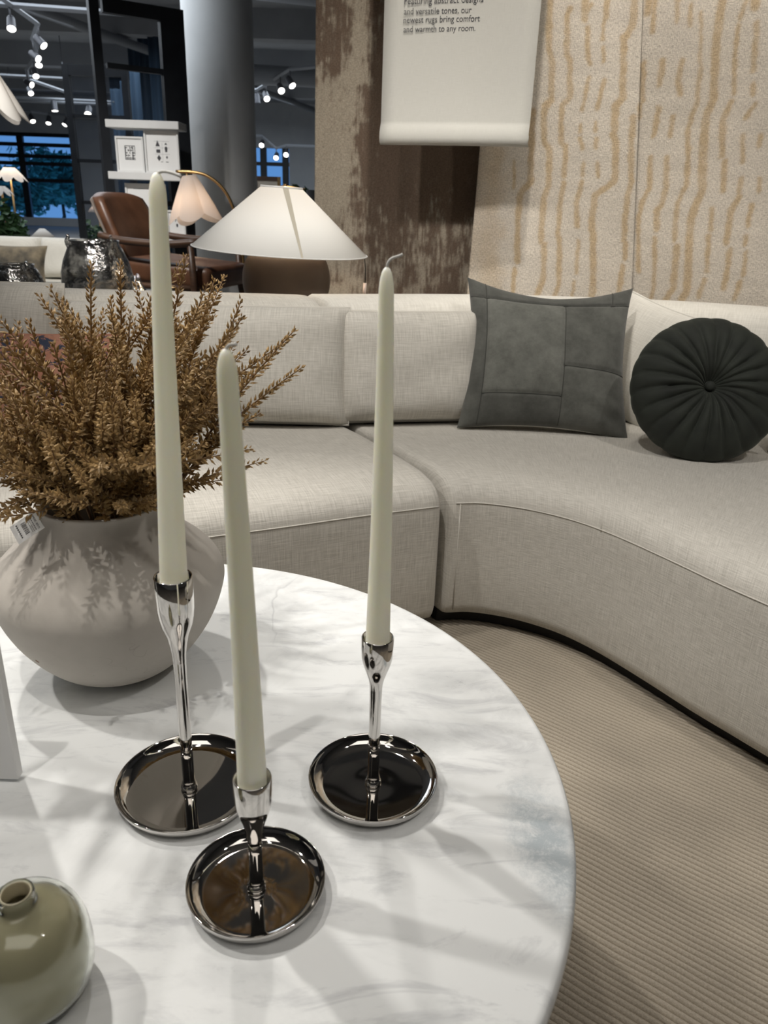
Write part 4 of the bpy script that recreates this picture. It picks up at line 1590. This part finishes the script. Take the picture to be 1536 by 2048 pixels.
def shell(w, h, t, curve, bulge):
    """curved back rest: local z up, faces +x"""
    v, f = [], []
    nu, nv = 14, 14
    for side in (0, 1):
        for i in range(nu + 1):
            for j in range(nv + 1):
                a, b = 2 * i / nu - 1, j / nv
                rw = w / 2 * (1 - .18 * b ** 3) * (1 - .06 * (1 - b) ** 2)
                top = h * (1 - .07 * abs(a) ** 3)
                x = curve * a * a - .16 * b - .05 * b * b + (t / 2 + bulge * (1 - a * a) * math.sin(math.pi * b)) * (1 if side == 0 else -1)
                v.append((x, rw * a, top * b))
    n = (nu + 1) * (nv + 1)
    for side in (0, 1):
        for i in range(nu):
            for j in range(nv):
                k = side * n + i * (nv + 1) + j
                qd = (k, k + nv + 1, k + nv + 2, k + 1)
                f.append(qd if side == 0 else qd[::-1])
    ring = [i * (nv + 1) for i in range(nu + 1)] + [nu * (nv + 1) + j for j in range(1, nv + 1)] + [i * (nv + 1) + nv for i in range(nu - 1, -1, -1)] + [j for j in range(nv - 1, 0, -1)]
    for a, b in zip(ring, ring[1:] + ring[:1]):
        f.append((a, b, n + b, n + a)[::-1])
    me = pydata('shell', v, f)
    return me


link('backrest', shell(.60, .50, .07, .05, .018), M['leather'], ch, (-.26, 0, .36))
M['leather_lit_back'] = noisy('lit_leather_tone', (.15, .12, .10), (.20, .165, .14), 6, .55)  # taupe tone paints light falling on the brown leather's back
link('backrest_lit_face', shell(.57, .47, .012, .05, .004), M['leather_lit_back'], ch, (-.318, 0, .372))  # thin added layer that carries the painted light
seat_me = box_me(.64, .60, .15, .045, 4)
so_ = link('seat', seat_me, M['leather'], ch, (.05, 0, .30))
so_.rotation_euler = (0, R(4), 0)
for s in (-1, 1):
    tube('armrest', [tuple(x) for x in spline([(-.36, s * .35, .60), (-.2, s * .36, .575), (.1, s * .365, .565), (.34, s * .35, .585)], 14)], .024, M['dark_wood'], ch, 8)
    tube('leg', [(-.30, s * .345, .58), (-.30, s * .34, .3), (-.36, s * .33, 0)], [.024, .026, .016], M['dark_wood'], ch, 8)
    tube('leg', [(.28, s * .35, .57), (.29, s * .345, .3), (.33, s * .335, 0)], [.022, .024, .015], M['dark_wood'], ch, 8)
    tube('side_rail', [(-.31, s * .33, .30), (.29, s * .335, .30)], .02, M['dark_wood'], ch, 8)
tube('cross_rail', [(-.31, -.33, .30), (-.31, .33, .30)], .02, M['dark_wood'], ch, 8)
tube('cross_rail', [(.29, -.335, .30), (.29, .335, .30)], .02, M['dark_wood'], ch, 8)

# ------------------------------------------------------------------ scalloped arc lamp
AY = 6.35
al = thing('arc_lamp', 'brass arc floor lamp with scalloped blush shade above the chair', 'lamp', (atY(505, 500, AY).x, AY, PZ))
O_ = Vector(al.location)
arc = [atY(x, y, AY) - O_ for x, y in ((352, 343), (385, 344), (415, 352), (445, 376), (465, 412), (480, 470), (492, 560))]
arc.append(Vector((0, 0, .02)))
tube('arc_pole', [tuple(x) for x in spline([tuple(p) for p in arc], 40)], .012, M['brass'], al, 8)
link('base', lathe([(0, 0), (.15, 0), (.155, .01), (.15, .022), (0, .025)], 40), M['brass'], al)


def scallop_shade(r0, r1, h, lobes, n=120, nv=10):
    v, f = [], []
    for j in range(nv + 1):
        b = j / nv
        for i in range(n):
            a = 2 * math.pi * i / n
            wv = abs(math.sin(a * lobes / 2))
            r = r0 + (r1 - r0) * b + (wv - .6) * .05 * b
            z = -h * b - .055 * b ** 4 * (wv - .5)
            v.append((r * math.cos(a), r * math.sin(a), z))
    for j in range(nv):
        for i in range(n):
            k = (i + 1) % n
            f.append((j * n + i, (j + 1) * n + i, (j + 1) * n + k, j * n + k))
    return pydata('shade', v, f)


def blush(name, col, tcol, fac):
    mt = principled(name, col, .9)
    q = N(mt)
    tr = q.n('ShaderNodeBsdfTranslucent')
    tr.inputs['Color'].default_value = (*tcol, 1)
    mx = q.n('ShaderNodeMixShader')
    mx.inputs[0].default_value = fac
    q.l(q.b.outputs[0], mx.inputs[1]); q.l(tr.outputs[0], mx.inputs[2]); q.l(mx.outputs[0], q.t.nodes['Material Output'].inputs['Surface'])
    return mt


M['blush'] = blush('blush_shade', (.62, .57, .54), (.70, .60, .53), .42)
M['ivory_shade'] = blush('ivory_shade', (.70, .68, .64), (.8, .7, .6), .4)
st_ = atY(378, 352, AY)
ss = link('lamp_shade', scallop_shade(.055, .195, .31, 5), M['blush'], al, st_ - O_)
ss.rotation_euler = (R(-6), R(-6), R(20))
tube('shade_hook', [atY(372, 343, AY) - O_, st_ - O_ + Vector((0, 0, -.06))], .006, M['brass'], al, 6)
lb = link('bulb', lathe([(0, -.05), (.03, -.03), (.036, 0), (.02, .03), (0, .04)], 16), M['bulb'], al, st_ - O_ + Vector((.02, 0, -.17)))


def point(name, loc, power, color, r=.03):
    l = bpy.data.lights.new(name, 'POINT')
    l.energy, l.color, l.shadow_soft_size = power, color, r
    o = bpy.data.objects.new(name, l)
    COL.objects.link(o)
    o.location = loc
    return o


point('arc_lamp_light', st_ + Vector((.02, -.02, -.24)), 1.1, (1, .74, .52))
point('table_lamp_light', Vector(lamp.location) + Vector((0, 0, .36)), 3.2, (1, .78, .56), .04)


# ------------------------------------------------------------------ other lamps in the store
def cone_lamp(label, px, pyt, pyb, half, Y, scal=False, mt='ivory_shade', zb=0.0, light=0, grp=None):
    top = atY(px, pyt, Y)
    bot = atY(px, pyb, Y)
    r1 = (atY(px + half, pyb, Y) - bot).length
    h = top.z - bot.z
    o = thing('floor_lamp', label, 'lamp', (top.x, Y, zb), group=grp)
    if scal:
        link('lamp_shade', scallop_shade(r1 * .35, r1 * .95, h * .9, 7, 84, 6), M[mt], o, (0, 0, top.z - zb))
    else:
        s = link('lamp_shade', lathe([(r1, 0), (r1 * .22, h)], 48), M[mt], o, (0, 0, bot.z - zb))
        so = s.modifiers.new('t', 'SOLIDIFY'); so.thickness = .003
    tube('pole', [(0, 0, .01), (0, 0, top.z - zb - .01)], .012, M['brass'], o, 8)
    link('base', lathe([(0, 0), (.13, 0), (.13, .015), (0, .02)], 32), M['brass'], o)
    if light:
        point('floor_lamp_light', (top.x, Y, bot.z + h * .4), light, (1, .80, .62))
    return o


cone_lamp('far white lamp with a flared shade at the left edge by the window', 18, 335, 361, 30, 9.5, True, light=2)
cone_lamp('white pleated lamp below the flared one at the left edge', 2, 372, 388, 20, 8.8, True)
cone_lamp('small white cone lamp peeking over the cream sofa', 84, 457, 473, 22, 8.2, False)
cone_lamp('blush lit lamp glowing through the lower glass partition', 196, 402, 424, 21, 10.5, False, 'blush', light=5)
cone_lamp('blush lit lamp half hidden behind the leather chair back', 232, 392, 416, 14, 9.9, False, 'blush', light=4)
# pendant shade cut by the left edge
pl = atY(-20, 165, 4.6)
pn = thing('pendant_lamp', 'cream scalloped pendant shade cut off by the left edge', 'lamp', (pl.x, 4.6, atY(-20, 236, 4.6).z))
link('lamp_shade', scallop_shade(.05, .155, .20, 7, 84, 8), M['ivory_shade'], pn, (0, 0, .21))
tube('cord', [(0, 0, .2), (0, 0, ZC - pn.location.z)], .004, M['black'], pn, 6)

# ------------------------------------------------------------------ cream sofa in the next display
fx0, fx1 = atY(-120, 500, 6.05).x, atY(248, 500, 6.05).x
ftop = atY(120, 479, 6.05).z
fs = thing('sofa', 'cream sofa with plump back cushions in the next display', 'sofa', ((fx0 + fx1) / 2, 6.05, 0))
fw_ = fx1 - fx0
for sx in (-1, 1):
    for sy in (-.3, .3):
        box('leg', .05, .05, .08, M['dark_wood'], fs, (sx * (fw_ / 2 - .08), sy, 0))
box('base', fw_, .85, .34, M['cream'], fs, (0, 0, .08), bev=.04, smooth=True, seg=3)
box('backrest', fw_, .20, ftop - .42 - .03, M['cream'], fs, (0, .32, .42), bev=.06, smooth=True, seg=4)
for s in (-1, 1):
    box('arm', .16, .85, .20, M['cream'], fs, (s * (fw_ / 2 - .08), 0, .42), bev=.05, smooth=True, seg=4)


def loaf(w, h, t):
    me = pillow_sheets(w, h, t, 18, .01, 5, 1)
    me2 = pillow_sheets(w, h, t, 18, .01, 5, -1)
    bm = bmesh.new(); bm.from_mesh(me); bm.from_mesh(me2)
    bmesh.ops.remove_doubles(bm, verts=bm.verts, dist=.0005)
    bm.to_mesh(me); bm.free()
    return me


nb_ = 2
bw_ = (fw_ - .34) / nb_
for k in range(nb_):
    c = link('back_cushion', loaf(bw_ * 1.03, ftop - .42, .24), M['cream'], fs, (-fw_ / 2 + .17 + bw_ * (k + .5), .17, .425))
    c.rotation_euler = (R(-8), 0, 0)
M['grey_fur'] = noisy('mottled_grey_cloth', (.06, .055, .045), (.22, .18, .12), 9, .9)
pf = pillow('throw_pillow', 'mottled grey and tan pillow lying on the cream sofa', .50, .28, .16, (atY(18, 520, 5.68).x, 5.66, .425), (R(-20), 0, 0), M['grey_fur'], M['grey_fur'], cat='pillow', pinch=.08)
pf.scale = (1, 1, 1.0)


# ------------------------------------------------------------------ plants and trees
def plant(name, label, loc, height, spread, leaves, lw, mt, trunk_h, cat, seed, vase_r=0.12):
    o = thing(name, label, cat, loc)
    rg = random.Random(seed)
    if vase_r:
        link('pot', lathe([(0, 0), (vase_r * .75, 0), (vase_r, vase_r * 1.6), (vase_r * .9, vase_r * 1.6), (vase_r * .8, vase_r * 1.4), (0, vase_r * 1.4)], 24), M['white_paint'], o)
    tube('trunk', [(0, 0, .02), (.02 * spread, 0, trunk_h * .5), (0, .02, trunk_h + (height - trunk_h) * .5)], [spread * .045, spread * .035, spread * .02], M['bark'], o, 8)
    v, f = [], []
    for k in range(leaves):
        while True:
            p = Vector((rg.uniform(-1, 1), rg.uniform(-1, 1), rg.uniform(-1, 1)))
            if p.length < 1:
                break
        p = p * (.55 + .45 * rg.random()) * (1 + .25 * math.sin(5 * p.x + 3 * p.z + seed))
        c = Vector((p.x * spread, p.y * spread, trunk_h + (height - trunk_h) * (.5 + .5 * p.z)))
        d = Vector((rg.gauss(0, 1), rg.gauss(0, 1), rg.gauss(0, .7))).normalized()
        n_ = d.orthogonal().normalized()
        b = d.cross(n_)
        L = lw * rg.uniform(.7, 1.3)
        i = len(v)
        v += [c - d * L, c + b * L * .45 + n_ * L * .12, c + d * L, c - b * L * .45 + n_ * L * .12]
        f += [(i, i + 1, i + 2), (i, i + 2, i + 3)]
    fo = link('foliage', pydata('foliage', v, f), mt, o, None, False)
    fo['kind'] = 'stuff'
    return o


for k, (px, pyt, Y, sp, lab) in enumerate([(110, 285, 33, 2.0, 'dark leafy street tree outside the right pane of the far window'), (40, 365, 30, 1.4, 'lower leafy street tree left, outside the far window'),
                                           (-5, 330, 36, 2.4, 'distant street tree outside the left window panes')]):
    tp = atY(px, pyt, Y)
    plant('street_tree', lab, (tp.x, Y, 0), tp.z, sp, 2600, .17, M['tree_leaf'], max(.3, tp.z - 3.2), 'tree', k + 2, 0)
pp_ = atY(6, 400, 7.6)
plant('potted_plant', 'leafy green potted plant at the left edge behind the cream sofa', (pp_.x, 7.6, 0), pp_.z, .22, 420, .05, M['green_leaf'], pp_.z - .5, 'plant', 31, .13)
pp_ = atY(186, 440, 9.9)
plant('potted_plant', 'low green plant seen through the lower glass partition', (pp_.x, 9.9, 0), pp_.z, .26, 420, .05, M['green_leaf'], pp_.z - .5, 'plant', 32, .13)
pp_ = atY(600, 366, 9.0)
plant('potted_plant', 'green potted plant peeking between the lamp shade and brown rug', (pp_.x, 9.0, 0), pp_.z, .17, 320, .05, M['green_leaf'], pp_.z - .35, 'plant', 33, .12)

# framed canvas on an easel stand beyond the lamp
ea, eb = atY(508, 352, 11), atY(561, 352, 11)
ez = ea.z
ew = eb.x - ea.x
fr = thing('framed_canvas', 'wood framed beige canvas standing under the far blue window', 'picture', ((ea.x + eb.x) / 2, 11, 0))
for s in (-1, 1):
    box('frame_side', .04, .04, ez, M['brass'], fr, (s * (ew / 2 - .02), 0, 0))
box('frame_side', ew - .08, .04, .05, M['dark_wood'], fr, (0, 0, ez - .05))
box('frame_side', ew - .08, .04, .05, M['dark_wood'], fr, (0, 0, .35))
box('canvas', ew - .08, .02, ez - .45, noisy('beige_canvas', (.50, .42, .33), (.62, .55, .45), 2, .9), fr, (0, 0, .40))
dp = atY(623, 380, 8.0)
dk_ = thing('floor_vase', 'tall black vase half hidden behind the brown hanging rug', 'vase', (dp.x + .02, 8.0, 0))
link('body', lathe([(0, 0), (.14, 0), (.17, .2), (.16, .5), (.12, .8), (.06, .95), (.07, dp.z), (.05, dp.z), (0, dp.z - .03)], 32), M['black'], dk_)

# dark blue drapes on the far side, seen through the tall partition
for k in range(5):
    a = atY(235 + k * 22, 180, 20.0 - k * 1.4)
    v, f = [], []
    n = 16
    Wd = .34
    top_z = 3.8
    for i in range(n + 1):
        x = (i / n - .5) * Wd
        y = .04 * math.sin(i / n * 4 * math.pi)
        v += [(x, y, 0.02), (x, y, top_z)]
    for i in range(n):
        f.append((2 * i, 2 * i + 2, 2 * i + 3, 2 * i + 1))
    o = link('drape', pydata('drape', v, f), principled('navy_drape', (.03, .06, .10), .9) if k == 0 else bpy.data.materials['navy_drape'], None, (a.x, 20.0 - k * 1.4, 0))
    sm = o.modifiers.new('t', 'SOLIDIFY'); sm.thickness = .01
    tag(o, '%s navy drape from the left, seen through the tall partition glass' % ORD[k], 'drape', 'navy drapes beyond the partition')

# ------------------------------------------------------------------ track lights
TZ = 2.78


def head_pt(px, py):
    p = atz(px, py, TZ)
    return p if p.y < 23.5 else atY(px, py, 23.5 - .5 * ((px * 7) % 5) / 5)


def track(label, pts):
    """rail through world points, hung from the ceiling on rods"""
    P = [Vector(p) for p in pts]
    o = thing('light_track', label, 'light track', P[0], group='ceiling light tracks')
    v, f = tube_geo([p - P[0] for p in P], .032, 4)
    link('rail', pydata('rail', v, f), M['pipe'], o, None, False)
    for p in (P[0].lerp(P[1], .1), P[-1].lerp(P[-2], .1)):
        p = p - P[0]
        tube('drop_rod', [p, Vector((p.x, p.y, ZC - P[0].z))], .008, M['pipe'], o, 6)


def track_head(label, px, py, aim, size=1.0, lit=True):
    p = head_pt(px, py)
    d = Vector(aim).normalized()
    o = thing('track_spotlight', label, 'spotlight', p, group='track spotlights')
    rot = d.to_track_quat('Z', 'Y').to_euler()
    hs = link('housing', lathe([(0, -.16), (.035, -.16), (.045, -.14), (.05, -.02), (.056, 0), (.053, .002), (.05, -.006), (0, -.008)], 24), M['lamp_metal'], o)
    hs.scale = (size, size, size)
    hs.rotation_euler = rot
    ln = link('lens', lathe([(0, .0), (.047, 0), (.047, -.004), (0, -.004)], 24), M['glow'] if lit else M['lamp_metal'], o)
    ln.scale = (size, size, size)
    ln.rotation_euler = rot
    back = d * (-.08 * size)
    tube('yoke', [back, back + Vector((0, 0, .12)), Vector((back.x, back.y, .24))], .010 * size, M['lamp_metal'], o, 6)
    return p + Vector((back.x, back.y, .245))


def row(label, heads, before=None, after=None):
    pts = [track_head(*h) for h in heads]
    if before:
        pts.insert(0, pts[0] + Vector(before))
    if after:
        pts.append(pts[-1] + Vector(after))
    track(label, pts)


def rec(k):
    return '%s lit spotlight down the receding row at top left' % ORD[k]


row('light track crossing at the top left corner of the photo', [('big lit track spotlight nearest the top left corner', 23, 58, (.2, -.6, -.9))], (-2.5, -.6, 0), (2.6, .5, 0))
row('light track running away above the left row of spotlights', [
    (rec(0), 88, 92, (.8, -.25, -.75)), (rec(1), 77, 118, (.75, -.3, -.5)), (rec(2), 78, 131, (.2, -.6, -.9)), (rec(3), 72, 153, (.4, -.6, -.8)),
    (rec(4), 64, 170, (.8, -.3, -.35)), (rec(5), 62, 187, (.5, -.6, -.6))], (.2, -1.5, 0), (0, 2, 0))
row('far light track above the row of three small spotlights', [('%s of three far small lit spotlights above the window, from the left' % ORD[k], px, py, (.45 - .4 * k, -.5, -.8), 1.35)
                                                               for k, (px, py) in enumerate([(66, 243), (97, 247), (129, 250)])], (-2, 0, 0), (2, 0, 0))
row('short light track over the far spotlight above the row of three', [('far lit spotlight above the row of three', 110, 222, (.1, -.15, -.95), 1.4)], (-3, -.3, 0), (3, .4, 0))
row('light track at the left edge beside the pendant shade', [('lit spotlight at the left edge beside the pendant shade', 7, 180, (.2, -.6, -.8))], (-2, -.3, 0), (1.2, .2, 0))
row('light track added for the reflected spotlight beyond the lower glass partition', [('lit spotlight added for a reflection in the lower glass partition', 176, 229, (.1, -.8, -.7), 1.6)], (-2, 0, 0), (2, 0, 0))  # added spotlight stands in for a reflection in the glass
row('light track right of the column running to the right', [
    (('lit spotlight nearest the brown rug on the track right of the column', 'middle lit spotlight on the track right of the column', 'lit spotlight third from the rug on the track by the column',
      'unlit spotlight closest to the column on the right track')[k], px, py, am, 1.15, lit)
    for k, (px, py, lit, am) in enumerate([(585, 172, True, (.5, -.5, -.75)), (563, 182, True, (.3, -.75, -.6)), (534, 198, True, (.3, -.7, -.65)), (515, 208, False, (.1, -.1, -1))])], (1.3, -1.0, 0), (-1, .6, 0))
row('small far light track above the blue window beside the column', [
    ('%s far lit spotlight over the blue window right of the column, from the left' % ORD[k], px, py, (0, -.9, -.6), 1.35) for k, (px, py) in enumerate([(523, 291), (552, 316), (572, 310)])], (-1.2, 0, 0), (1.2, 0, 0))
